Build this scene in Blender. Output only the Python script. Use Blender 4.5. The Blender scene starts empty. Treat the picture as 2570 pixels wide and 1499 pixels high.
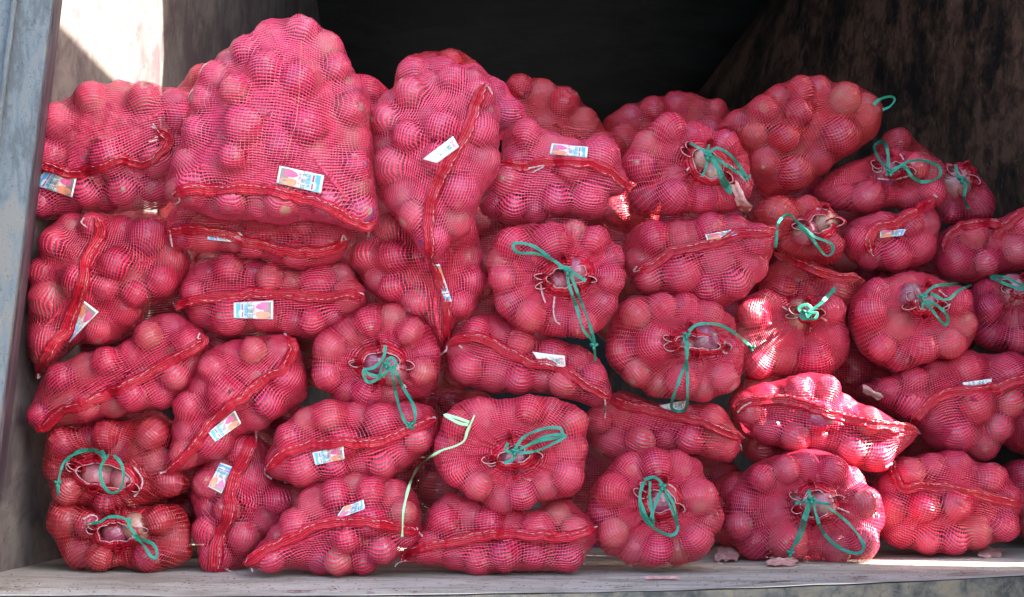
import bpy, math, random
import numpy as np
from mathutils import Vector, Matrix
from mathutils.bvhtree import BVHTree
R = math.radians
random.seed(7); rng = np.random.default_rng(7)
SC = bpy.context.scene
COL = SC.collection
# ------------------------------------------------------------------ camera
FPX, CX, CY, TILT, CH = 3672.0, 1285.0, 749.5, math.atan(300.5/3672.0), 0.36
cam = bpy.data.cameras.new('camera'); camo = bpy.data.objects.new('camera', cam); COL.objects.link(camo)
cam.sensor_width = 36.0; cam.lens = 36.0*FPX/2570.0; cam.clip_end = 500; cam.clip_start = 0.05
camo.location = (0, 0, CH); camo.rotation_euler = (R(90)+TILT, 0, 0)
cam.dof.use_dof = True; cam.dof.focus_distance = 3.45; cam.dof.aperture_fstop = 9.0
SC.camera = camo
# ------------------------------------------------------------------ light
SUN_EL = 36.0
sun_travel = Vector((-1.0, 0.30, -math.hypot(1, .30)*math.tan(R(SUN_EL)))).normalized()
w = bpy.data.worlds.new('World'); SC.world = w; w.use_nodes = True
nt = w.node_tree; bg = nt.nodes['Background']; sky = nt.nodes.new('ShaderNodeTexSky')
sky.sky_type = 'NISHITA'; sky.sun_disc = False; sky.sun_elevation = R(SUN_EL)
to_sun = -sun_travel
sky.dust_density = 2.2; sky.ozone_density = .3; sky.air_density = .8
sky.sun_rotation = math.atan2(to_sun.x, to_sun.y)
nt.links.new(sky.outputs[0], bg.inputs[0]); bg.inputs[1].default_value = 0.15
sl = bpy.data.lights.new('sun', 'SUN'); so = bpy.data.objects.new('sun', sl); COL.objects.link(so)
sl.energy = 5.0; sl.angle = R(0.5); sl.color = (1, .95, .88)
so.rotation_euler = sun_travel.to_track_quat('-Z', 'Y').to_euler(); so.location = (4, -2, 6)
SC.view_settings.view_transform = 'Standard'; SC.view_settings.look = 'None'
SC.view_settings.exposure = 2.95; SC.view_settings.gamma = 1
SC.render.engine = 'CYCLES'
SC.cycles.transparent_max_bounces = 24; SC.cycles.max_bounces = 6
SC.cycles.diffuse_bounces = 3; SC.cycles.glossy_bounces = 2
# ------------------------------------------------------------------ helpers
K = 2570/2520.0                     # tracing units -> photo pixels
ct, st = math.cos(TILT), math.sin(TILT)
def raydir(ox, oy):
    a = (np.asarray(ox, float)*K-CX)/FPX; b = -(np.asarray(oy, float)*K-CY)/FPX
    return np.stack([a, ct-b*st, st+b*ct], -1)
def P(ox, oy, Y):                   # the point at world depth Y seen at (ox, oy)
    d = raydir(ox, oy)
    return np.array([0, 0, CH])+d*(np.asarray(Y, float)/d[..., 1])[..., None]
def spl(pts, step, closed=False):   # Catmull-Rom through pts, resampled
    p = np.array(pts, float); n = len(p); out = []
    rngk = range(n if closed else n-1)
    for i in rngk:
        if closed: a, b, c, d = p[i-1], p[i], p[(i+1) % n], p[(i+2) % n]
        else: a, b, c, d = p[max(i-1, 0)], p[i], p[i+1], p[min(i+2, n-1)]
        for t in np.linspace(0, 1, 9)[:-1]:
            out.append(.5*((2*b)+(-a+c)*t+(2*a-5*b+4*c-d)*t*t+(-a+3*b-3*c+d)*t**3))
    out.append(p[0] if closed else p[-1]); out = np.array(out)
    L = np.r_[0, np.cumsum(np.linalg.norm(np.diff(out, axis=0), axis=1))]
    m = max(3, int(L[-1]/step)+1); s = np.linspace(0, L[-1], m)
    q = np.stack([np.interp(s, L, out[:, k]) for k in range(out.shape[1])], 1)
    return q[:-1] if closed else q
def mesh(name, V, F, mats, smooth=True, uv=None, mi=None):
    me = bpy.data.meshes.new(name); me.from_pydata(np.asarray(V).tolist(), [], F if isinstance(F, list) else F.tolist())
    for m in (mats if isinstance(mats, (list, tuple)) else [mats]): me.materials.append(m)
    if smooth: me.polygons.foreach_set('use_smooth', [True]*len(me.polygons))
    if uv is not None:
        l = me.uv_layers.new(name='UVMap'); l.data.foreach_set('uv', np.asarray(uv, float).ravel())
    if mi is not None: me.polygons.foreach_set('material_index', mi)
    me.update(); return me
def link(name, me, parent=None, **kw):
    o = bpy.data.objects.new(name, me); COL.objects.link(o)
    if parent is not None: o.parent = parent; o.matrix_parent_inverse = Matrix.Translation(-parent.location)
    for k, v in kw.items(): o[k] = v
    return o
def empty(name, loc, **kw):
    o = bpy.data.objects.new(name, None); COL.objects.link(o); o.location = loc; o.empty_display_size = .05
    for k, v in kw.items(): o[k] = v
    return o
def noise1(n, scale, seed, amp=1.0):
    r = np.random.default_rng(seed); k = max(3, int(n/scale)+3)
    return amp*np.interp(np.linspace(0, k-1.01, n), np.arange(k), r.uniform(-1, 1, k))
def tube(path, rad, nseg=6, closed=False):
    p = np.asarray(path, float); n = len(p); rad = np.broadcast_to(rad, (n,))
    if closed: tg = np.roll(p, -1, 0)-np.roll(p, 1, 0)
    else: tg = np.gradient(p, axis=0)
    tg /= np.linalg.norm(tg, axis=1)[:, None]+1e-9
    up = np.array([.13, -1, .21]); a = np.cross(tg, up); a /= np.linalg.norm(a, axis=1)[:, None]+1e-9; b = np.cross(a, tg)
    V = np.concatenate([(p[i]+rad[i]*(math.cos(2*math.pi*k/nseg)*a[i]+math.sin(2*math.pi*k/nseg)*b[i]))[None] for i in range(n) for k in range(nseg)])
    F = []
    for i in range(n if closed else n-1):
        j = (i+1) % n
        for k in range(nseg): F.append([i*nseg+k, i*nseg+(k+1) % nseg, j*nseg+(k+1) % nseg, j*nseg+k])
    if not closed: F.append(list(range(nseg))); F.append([(n-1)*nseg+k for k in range(nseg)][::-1])
    return V, F
# ------------------------------------------------------------------ materials
class NB:
    def __init__(s, name):
        s.m = bpy.data.materials.new(name); s.m.use_nodes = True; s.t = s.m.node_tree; s.b = s.t.nodes['Principled BSDF']; s.out = s.t.nodes['Material Output']
    def n(s, t, **kw):
        x = s.t.nodes.new(t)
        for k, v in kw.items(): setattr(x, k, v)
        return x
    def l(s, a, b): s.t.links.new(a, b)
    def val(s, sock, v):
        if hasattr(v, 'is_output') or isinstance(v, bpy.types.NodeSocket): s.l(v, sock)
        else: sock.default_value = v
    def math(s, op, a, b=None, c=None, clamp=False):
        x = s.n('ShaderNodeMath', operation=op, use_clamp=clamp); s.val(x.inputs[0], a)
        if b is not None: s.val(x.inputs[1], b)
        if c is not None: s.val(x.inputs[2], c)
        return x.outputs[0]
    def noise(s, scale, detail=3, rough=.55, vec=None, dist=0.0):
        x = s.n('ShaderNodeTexNoise'); x.inputs['Scale'].default_value = scale; x.inputs['Detail'].default_value = detail
        x.inputs['Roughness'].default_value = rough; x.inputs['Distortion'].default_value = dist
        if vec is not None: s.l(vec, x.inputs['Vector'])
        return x.outputs['Fac']
    def ramp(s, f, stops):
        x = s.n('ShaderNodeValToRGB'); e = x.color_ramp.elements
        while len(e) < len(stops): e.new(.5)
        for k, (p, c) in enumerate(stops): e[k].position = p; e[k].color = (*c, 1) if len(c) == 3 else c
        s.l(f, x.inputs[0]); return x.outputs[0]
    def mix(s, f, a, b, mode='MIX'):
        x = s.n('ShaderNodeMix', data_type='RGBA', blend_type=mode); s.val(x.inputs[0], f)
        for k, v in ((6, a), (7, b)):
            if isinstance(v, tuple): x.inputs[k].default_value = (*v, 1)
            else: s.l(v, x.inputs[k])
        return x.outputs[2]
    def set(s, **kw):
        for k, v in kw.items():
            k = k.replace('_', ' ')
            if isinstance(v, tuple): v = (*v, 1)
            s.val(s.b.inputs[k], v)
        return s
    def coord(s, k='Object'): return s.n('ShaderNodeTexCoord').outputs[k]
    def mapped(s, vec, sc=(1, 1, 1), loc=(0, 0, 0), rot=(0, 0, 0)):
        x = s.n('ShaderNodeMapping'); x.inputs['Scale'].default_value = sc; x.inputs['Location'].default_value = loc; x.inputs['Rotation'].default_value = rot
        s.l(vec, x.inputs[0]); return x.outputs[0]
    def bump(s, h, strength, dist):
        x = s.n('ShaderNodeBump'); x.inputs['Strength'].default_value = strength; x.inputs['Distance'].default_value = dist
        s.l(h, x.inputs['Height']); s.l(x.outputs[0], s.b.inputs['Normal'])
def net_material(name, bandw, thw, c1, c2, solid=0.0, warm=.30):
    b = NB(name); uv = b.coord('UV'); sp = b.n('ShaderNodeSeparateXYZ'); b.l(uv, sp.inputs[0])
    ob = b.coord('Object')
    wv = b.noise(9, 2, .5, ob); fine = b.noise(60, 2, .6, ob)
    v = b.math('ADD', sp.outputs[1], b.math('MULTIPLY', wv, 1.8)); v = b.math('ADD', v, b.math('MULTIPLY', fine, .35))
    u = b.math('ADD', sp.outputs[0], b.math('MULTIPLY', fine, .5))
    dv = b.math('ABSOLUTE', b.math('SUBTRACT', b.math('FRACT', v), .5)); du = b.math('ABSOLUTE', b.math('SUBTRACT', b.math('FRACT', u), .5))
    dens = b.noise(16, 3, .6, b.mapped(ob, loc=(3, 1, 2)))
    bw = b.math('ADD', b.math('MULTIPLY', b.math('SUBTRACT', dens, .5), .5), bandw*.5)
    at_ = b.n('ShaderNodeAttribute', attribute_name='stretch').outputs['Fac']; bw = b.math('SUBTRACT', bw, b.math('MULTIPLY', at_, .17))
    mb = b.math('LESS_THAN', dv, bw); mt = b.math('LESS_THAN', du, thw*.5)
    a = b.math('MAXIMUM', b.math('MAXIMUM', mb, mt), solid)
    oi = b.n('ShaderNodeObjectInfo').outputs['Random']
    var = b.noise(5, 3, .6, ob)
    base = b.mix(var, c1, c2)
    base = b.mix(b.math('MULTIPLY', oi, .35), base, (c1[0]*.8, c1[1]*1.5, c1[2]*1.9))
    base = b.mix(b.math('MULTIPLY', mt, warm), base, (.78, .22, .16))
    du_ = b.math('MULTIPLY', b.math('SUBTRACT', b.noise(11, 5, .7, b.mapped(ob, loc=(7, 3, 1))), .55, None, True), 3.2, None, True)
    base = b.mix(b.math('MULTIPLY', du_, .28), base, (.46, .24, .17))
    fl = b.noise(420, 2, .6, ob); flm = b.math('GREATER_THAN', b.math('ADD', fl, b.math('MULTIPLY', b.noise(25, 2, .6, ob), .25)), .825)
    base = b.mix(b.math('MULTIPLY', flm, .6), base, (.8, .6, .42))
    b.set(Base_Color=base, Roughness=.30)
    b.b.inputs['Specular IOR Level'].default_value = .5
    h = b.math('COSINE', b.math('MULTIPLY', dv, 6.28)); b.bump(h, .55, .0016)
    tr = b.n('ShaderNodeBsdfTransparent'); tl = b.n('ShaderNodeBsdfTranslucent'); b.l(base, tl.inputs[0])
    m0 = b.n('ShaderNodeMixShader'); m0.inputs[0].default_value = .06; b.l(b.b.outputs[0], m0.inputs[1]); b.l(tl.outputs[0], m0.inputs[2])
    mx = b.n('ShaderNodeMixShader'); b.l(a, mx.inputs[0]); b.l(tr.outputs[0], mx.inputs[1]); b.l(m0.outputs[0], mx.inputs[2])
    b.l(mx.outputs[0], b.out.inputs[0]); return b.m
M = {}
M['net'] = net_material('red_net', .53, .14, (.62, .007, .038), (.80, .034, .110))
M['net_skylit'] = net_material('skylit_pink_net', .55, .15, (.70, .018, .075), (.84, .075, .18))  # same net; sky sheen of the upper sacks mixed into its colour
M['net_shaded'] = net_material('shaded_red_net', .52, .14, (.42, .003, .014), (.56, .008, .034))  # same net again, darkened in colour for sacks lying in shade
M['hem'] = net_material('red_hem_net', .78, .34, (.42, .003, .014), (.62, .012, .040), 0.0, .0)
def onion_material(name, fresh):
    b = NB(name); ob = b.coord('Object'); oi = b.n('ShaderNodeObjectInfo').outputs['Random']
    sh = b.n('ShaderNodeVectorMath', operation='ADD'); b.l(ob, sh.inputs[0])
    cb = b.n('ShaderNodeCombineXYZ'); b.l(b.math('MULTIPLY', oi, 37), cb.inputs[0]); b.l(b.math('MULTIPLY', oi, 11), cb.inputs[1]); b.l(cb.outputs[0], sh.inputs[1])
    n1 = b.noise(22, 3, .6, sh.outputs[0]); n2 = b.noise(70, 4, .6, sh.outputs[0])
    sp = b.n('ShaderNodeSeparateXYZ'); b.l(ob, sp.inputs[0]); ang = b.math('ARCTAN2', sp.outputs[1], sp.outputs[0])
    st_ = b.math('SINE', b.math('ADD', b.math('MULTIPLY', ang, 26), b.math('MULTIPLY', n1, 9)))
    if fresh:
        c = b.ramp(n1, [(.3, (.15, .025, .045)), (.5, (.29, .075, .095)), (.68, (.38, .20, .13))])
        s2 = (.16, .03, .07)
    else:
        c = b.ramp(n1, [(.30, (.15, .005, .03)), (.48, (.28, .018, .07)), (.60, (.42, .07, .13)), (.74, (.46, .22, .14))])
        s2 = (.20, .008, .04)
    c = b.mix(b.math('MULTIPLY', b.math('GREATER_THAN', st_, .55), .35), c, s2)
    c = b.mix(b.math('MULTIPLY', b.math('SUBTRACT', n2, .52, None, True), 2.2, None, True), c, (.52, .36, .24))
    tint = b.ramp(oi, [(.0, (.12, .01, .06)), (.22, (.28, .03, .12)), (.45, (.42, .05, .09)), (.7, (.56, .20, .24)), (.86, (.52, .32, .19)), (1, (.26, .03, .04))])
    c = b.mix(.52, c, tint)
    zz = b.math('ABSOLUTE', sp.outputs[2]); tip = b.math('GREATER_THAN', zz, .039)
    c = b.mix(b.math('MULTIPLY', tip, .7), c, (.34, .24, .15))
    b.set(Base_Color=c, Roughness=.24, Coat_Weight=.35, Coat_Roughness=.12); b.bump(b.math('ADD', st_, b.math('MULTIPLY', n2, 3)), .25, .0008)
    return b.m
M['onion'] = onion_material('red_onion_skin', False)
M['onion_open'] = onion_material('bare_red_onion_skin', True)
def simple(name, c, rough=.6, n=0, nscale=40, c2=None):
    b = NB(name); ob = b.coord('Object')
    if c2: b.set(Base_Color=b.mix(b.noise(nscale, 4, .6, ob), c, c2), Roughness=rough)
    else: b.set(Base_Color=c, Roughness=rough)
    if n: b.bump(b.noise(nscale*3, 3, .6, ob), n, .001)
    return b.m
M['cord'] = simple('white_cotton_cord', (.60, .42, .40), .8, .6, 120, (.46, .20, .22))
M['stitch'] = simple('white_thread', (.70, .42, .42), .7)
M['tie'] = simple('green_strap', (.006, .15, .095), .42, .9, 140, (.02, .28, .18))
M['tie_light'] = simple('light_green_twine', (.25, .62, .22), .35, .3, 90, (.5, .75, .5))
M['thread'] = simple('straw_thread', (.66, .26, .16), .6)
M['paper'] = simple('white_paper', (.80, .81, .82), .45, 0, 60, (.70, .68, .62))
M['p_blue'] = simple('print_blue', (.08, .33, .72), .4, 0, 30, (.16, .46, .80))
M['p_light'] = simple('print_light_blue', (.42, .62, .80), .4)
M['p_pink'] = simple('print_pink', (.75, .07, .20), .4, 0, 60, (.82, .22, .38))
M['p_orange'] = simple('print_orange', (.78, .20, .10), .4, 0, 60, (.80, .38, .24))
M['p_grey'] = simple('print_brown_grey', (.25, .27, .28), .4, 0, 60, (.34, .22, .14))
M['p_red'] = simple('print_red', (.55, .04, .10), .4)
M['p_teal'] = simple('print_teal', (.05, .20, .20), .4)
M['p_white'] = simple('print_white', (.78, .82, .84), .4)
def flake_mat():
    b = NB('papery_onion_skin'); ob = b.coord('Object')
    c = b.ramp(b.noise(70, 4, .6, ob), [(.3, (.55, .20, .20)), (.55, (.75, .46, .42)), (.75, (.78, .62, .46))])
    b.set(Base_Color=c, Roughness=.4)
    tl = b.n('ShaderNodeBsdfTranslucent'); b.l(c, tl.inputs[0]); mx = b.n('ShaderNodeMixShader'); mx.inputs[0].default_value = .3
    b.l(b.b.outputs[0], mx.inputs[1]); b.l(tl.outputs[0], mx.inputs[2]); b.l(mx.outputs[0], b.out.inputs[0]); return b.m
M['flake'] = flake_mat()
# truck steel
def steel(name, ca, cb_, cc, streak=(1, 1, 1), rough=.55, sc=1.0, scratch=(.45, .42, .38), samt=.5):
    b = NB(name); ob = b.coord('Object'); v = b.mapped(ob, streak)
    n1 = b.noise(2.2*sc, 6, .62, v, .4); n2 = b.noise(9*sc, 8, .68, v, .6); n3 = b.noise(34*sc, 5, .7, ob)
    c = b.ramp(b.math('ADD', b.math('MULTIPLY', n1, .55), b.math('MULTIPLY', n2, .45)), [(.43, ca), (.50, cb_), (.57, cc)])
    c = b.mix(b.math('MULTIPLY', b.math('GREATER_THAN', n3, .62), .45), c, tuple(x*.35 for x in ca))
    vs = b.mapped(ob, (6, 6, 1.2), (0, 0, 0), (R(38), 0, 0)); ns = b.noise(7*sc, 4, .75, vs, .3)
    m = b.math('MULTIPLY', b.math('SUBTRACT', ns, .62, None, True), 4.0*samt, None, True)
    c = b.mix(m, c, scratch)
    b.set(Base_Color=c, Roughness=rough); b.b.inputs['Specular IOR Level'].default_value = .25; b.bump(b.math('ADD', n2, n3), .35, .004); return b.m
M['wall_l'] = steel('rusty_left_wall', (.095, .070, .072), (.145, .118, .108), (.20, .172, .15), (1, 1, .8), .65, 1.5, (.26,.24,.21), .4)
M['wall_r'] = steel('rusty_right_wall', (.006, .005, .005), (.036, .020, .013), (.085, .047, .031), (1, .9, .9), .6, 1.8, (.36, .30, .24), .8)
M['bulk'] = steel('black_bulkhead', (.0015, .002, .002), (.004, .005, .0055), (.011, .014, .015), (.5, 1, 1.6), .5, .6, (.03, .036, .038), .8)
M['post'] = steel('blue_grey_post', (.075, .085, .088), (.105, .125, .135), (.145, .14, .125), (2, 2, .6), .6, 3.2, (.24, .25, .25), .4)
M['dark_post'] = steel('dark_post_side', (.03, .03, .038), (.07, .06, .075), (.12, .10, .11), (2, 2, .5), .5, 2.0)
M['floor'] = steel('dusty_bed_floor', (.27, .235, .18), (.37, .33, .265), (.44, .395, .325), (.6, 2, 1), .8, 1.6, (.25, .22, .19), .35)
M['lip'] = steel('grey_steel_lip', (.055, .055, .052), (.13, .12, .10), (.20, .165, .12), (.7, 1, 1), .85, 3.0)
M['debris'] = simple('dark_onion_skin_crumbs', (.10, .03, .03), .7, 0, 300, (.22, .10, .06))
M['ground'] = simple('dusty_concrete', (.10, .095, .09), .9, .3, 3, (.075, .07, .065))
# ------------------------------------------------------------------ truck
truck = empty('truck', (0, 3.3, 0), label='open rear of a rusty steel truck box loaded with red onion sacks', category='truck')
def grid(c00, c10, c11, c01, nu, nv, mat, name, wob=0.0, seed=1, thick=.02):
    c = [np.array(x, float) for x in (c00, c10, c11, c01)]
    U, W = np.meshgrid(np.linspace(0, 1, nu+1), np.linspace(0, 1, nv+1)); U = U[..., None]; W = W[..., None]
    Pt = (1-U)*(1-W)*c[0]+U*(1-W)*c[1]+U*W*c[2]+(1-U)*W*c[3]
    nrm = np.cross(c[1]-c[0], c[3]-c[0]); nrm /= np.linalg.norm(nrm)
    if wob:
        r = np.random.default_rng(seed); f = 0
        for q in range(6): f = f+np.sin(U*r.uniform(2, 14)+W*r.uniform(-10, 10)+r.uniform(0, 6))*r.uniform(.2, 1)
        Pt = Pt+nrm*f*wob*.3
    V1 = Pt.reshape(-1, 3); V2 = V1-nrm*thick; n = len(V1); F = []
    for j in range(nv):
        for i in range(nu):
            a = j*(nu+1)+i; q = [a, a+1, a+nu+2, a+nu+1]; F.append(q); F.append([n+k for k in q[::-1]])
    ring = [i for i in range(nu+1)]+[j*(nu+1)+nu for j in range(1, nv+1)]+[nv*(nu+1)+i for i in range(nu-1, -1, -1)]+[j*(nu+1) for j in range(nv-1, 0, -1)]
    for k in range(len(ring)):
        a, b2 = ring[k], ring[(k+1) % len(ring)]; F.append([b2, a, n+a, n+b2])
    return link(name, mesh(name, np.r_[V1, V2], F, mat, smooth=False), truck)
S = 1/K
def PS(sx, sy, Y): return P(sx*S, sy*S, Y)
# left wall: front edge leans in at the top
def lwx(z): return -1.177+(z/1.38)*.155
HB = 3.9
def wall_left():
    NU_, NZ = 60, 30; y = np.r_[np.linspace(3.16, 4.6, 36), np.linspace(4.7, 9.0, 25)]; z = np.linspace(-.02, HB, NZ+1); r_ = np.random.default_rng(3)
    Y_, Z_ = np.meshgrid(y, z, indexing='ij'); X_ = np.interp(Y_, [3.1, 3.5, 4.3, 8.3], [-1.21, -1.195, -1.12, -1.12])+.04*Z_
    for q in range(8): X_ = X_+np.sin(Y_*r_.uniform(1, 9)+Z_*r_.uniform(-8, 8)+r_.uniform(0, 6))*r_.uniform(.0005, .0022)
    V1 = np.stack([X_, Y_, Z_], -1).reshape(-1, 3); V2 = V1-[.04, 0, 0]; n_ = len(V1); F = []; m = NZ+1
    for i in range(NU_):
        for j in range(NZ): a_ = i*m+j; F += [[a_, a_+m, a_+m+1, a_+1], [n_+a_, n_+a_+1, n_+a_+m+1, n_+a_+m]]
    for j in range(NZ): F.append([j, j+1, n_+j+1, n_+j])
    return link('side_wall', mesh('side_wall', np.r_[V1, V2], F, M['wall_l'], True), truck)
wall_left()
pk1, pk2 = PS(1928, 0, 7.45), PS(1734, 255, 8.3)
def wall_right():
    NU_, NZ = 60, 40; z = np.linspace(-.02, HB, NZ+1); sl_ = (pk1-pk2)/(pk1[2]-pk2[2]); r_ = np.random.default_rng(4)
    bz = np.maximum(z, 1.7); back = pk2+(bz-pk2[2])[:, None]*sl_; back[:, 2] = z; back[:, 0] = np.minimum(back[:, 0], 1.9)
    fr = np.stack([np.full(NZ+1, 1.62), np.full(NZ+1, 3.58), z], 1); u = np.linspace(0, 1, NU_+1)
    G_ = fr[None]*(1-u[:, None, None])+back[None]*u[:, None, None]; uu = (u**1.5)[:, None]; G_[..., 0] = fr[None, :, 0]*(1-uu)+back[None, :, 0]*uu
    f = 0
    for q in range(8): f = f+np.sin(G_[..., 1]*r_.uniform(1, 7)+G_[..., 2]*r_.uniform(-8, 8)+r_.uniform(0, 6))*r_.uniform(.2, 1)
    G_[..., 0] += f*.006+.018*np.exp(-((G_[..., 2]-(1.05+.02*np.sin(G_[..., 1]*5)))/.025)**2)*-1
    V1 = G_.reshape(-1, 3); V2 = V1+[.04, 0, 0]; n_ = len(V1); F = []; m = NZ+1
    for i in range(NU_):
        for j in range(NZ): a_ = i*m+j; F += [[a_, a_+1, a_+m+1, a_+m], [n_+a_, n_+a_+m, n_+a_+m+1, n_+a_+1]]
    for j in range(NZ): F.append([j, n_+j, n_+j+1, j+1])
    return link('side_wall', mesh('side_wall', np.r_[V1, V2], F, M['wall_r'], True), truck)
wall_right()
def bulkhead():
    NX, NZ = 24, 40; z = np.linspace(-.03, HB+.02, NZ+1); sl_ = (pk1-pk2)/(pk1[2]-pk2[2]); bz = np.maximum(z, 1.7); back = pk2+(bz-pk2[2])[:, None]*sl_; back[:, 2] = z; back[:, 0] = np.minimum(back[:, 0], 1.9)+.06
    back[:, 1] -= .01
    lf = np.stack([np.full(NZ+1, -1.22), back[:, 1]+.05, z], 1); u = np.linspace(0, 1, NX+1)[:, None, None]; G_ = lf[None]*(1-u)+back[None]*u
    G_[..., 1] += .02*np.sin(G_[..., 0]*4+G_[..., 2]*3)*np.sin(u[..., 0]*3.14)
    V1 = G_.reshape(-1, 3); V2 = V1+[0, .05, 0]; n_ = len(V1); m = NZ+1; F = []
    for i in range(NX):
        for j in range(NZ): a_ = i*m+j; F += [[a_, a_+m, a_+m+1, a_+1], [n_+a_, n_+a_+1, n_+a_+m+1, n_+a_+m]]
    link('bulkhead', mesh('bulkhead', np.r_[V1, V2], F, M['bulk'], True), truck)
bulkhead()
grid((-1.25, 3.45, HB-.05), (2.7, 3.45, HB-.05), (2.7, 8.9, HB-.05), (-1.25, 8.9, HB-.05), 8, 8, M['bulk'], 'roof', .01, 9, .03)
# bed floor and lip
lipx = np.array([-40, 200, 600, 1031, 1400, 1820, 2200, 2620]); lipy = np.array([1496, 1495, 1495, 1493, 1487, 1477, 1463, 1441])
fx = np.linspace(-300, 3100, 160); fy = np.interp(fx, lipx, lipy)
fy = fy+noise1(160, 4, 5, 1.1)
lp = []
for a, b_ in zip(fx, fy):
    d = raydir(a*S, b_*S); t = -CH/d[2]; lp.append([d[0]*t, d[1]*t, 0])
lp = np.array(lp)
NY = 20; V = []; F = []
for j in range(NY+1):
    t = (j/NY)**1.6
    q = lp.copy(); q[:, 1] = lp[:, 1]*(1-t)+8.5*t; V.append(q)
V = np.concatenate(V); n = len(lp)
V[:, 2] += .0015*np.sin(V[:, 0]*7+V[:, 1]*3)
for j in range(NY):
    for i in range(n-1): F.append([j*n+i, j*n+i+1, (j+1)*n+i+1, (j+1)*n+i])
link('bed_floor', mesh('bed_floor', V, F, M['floor']), truck)
# lip: steel channel under the boards, its top standing just proud
lq = lp.copy(); lq[:, 1] -= .004
V = []
for dy, dz in ((.03, -.003), (0, -.003), (0, -.010), (0, -.16), (.02, -.16)):
    q = lq.copy(); q[:, 1] += dy; q[:, 2] = dz; V.append(q)
V = np.concatenate(V); F = [[j*n+i, (j+1)*n+i, (j+1)*n+i+1, j*n+i+1] for j in range(4) for i in range(n-1)]
link('floor_lip', mesh('floor_lip', V, F, M['lip'], False), truck)
# left corner post: pale face and dark return, leaning as the photo shows
def postline(a, b_, Y, z): return None
ys = np.array([-400, 0, 560, 1050, 1300, 1700.])
def col(x0, sl_, Y): return np.array([PS(x0-sl_*y, y, Y) for y in ys])
A = col(-60, .125, 3.02); B = col(131, .125, 3.02); Bi = B+np.array([.0, .012, 0]); C2 = col(152, .120, 3.50)
def strip(a, b_, mat, name):
    n_ = len(a); V = np.r_[a, b_, a+[0, .015, 0], b_+[0, .015, 0]]; F = []
    for i in range(n_-1):
        F += [[i, n_+i, n_+i+1, i+1], [2*n_+i, 2*n_+i+1, 3*n_+i+1, 3*n_+i], [n_+i, 3*n_+i, 3*n_+i+1, n_+i+1], [i, i+1, 2*n_+i+1, 2*n_+i]]
    return link(name, mesh(name, V, F, mat, False), truck)
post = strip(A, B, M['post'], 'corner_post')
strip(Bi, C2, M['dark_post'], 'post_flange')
rd = col(36, .123, 3.012); Vt, Ft = tube(rd, .006, 8); link('weld_bead', mesh('weld_bead', Vt, Ft, M['post']), truck)
# unseen panel added on the right, outlined to trim the sun to a slab
def box(name, lo, hi, mat, parent=truck, **kw):
    x0, y0, z0 = lo; x1, y1, z1 = hi
    V = [(x, y, z) for z in (z0, z1) for y in (y0, y1) for x in (x0, x1)]
    return link(name, mesh(name, V, [[0, 1, 3, 2], [4, 6, 7, 5], [0, 4, 5, 1], [2, 3, 7, 6], [0, 2, 6, 4], [1, 5, 7, 3]], mat, False), parent, **kw)
GAP = .135
dv_ = [(1.6, -.15), (3.58-.11, -.15), (3.58-.11, .34), (3.58-GAP, .42), (3.58-GAP, 3.31), (1.6, 3.65)]
link('sun_blocker', mesh('sun_blocker', [(x, y, z) for x in (1.62, 1.67) for y, z in dv_], [[0, 1, 2, 3, 4, 5], [11, 10, 9, 8, 7, 6]]+[[k, k+6, (k+1) % 6+6, (k+1) % 6] for k in range(6)], M['wall_r'], False), truck)
gs = 60
link('ground', mesh('ground', [(-gs, -gs, -1.15), (gs, -gs, -1.15), (gs, gs, -1.15), (-gs, gs, -1.15)], [[0, 1, 2, 3]], M['ground'], False), None, kind='structure')
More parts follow.
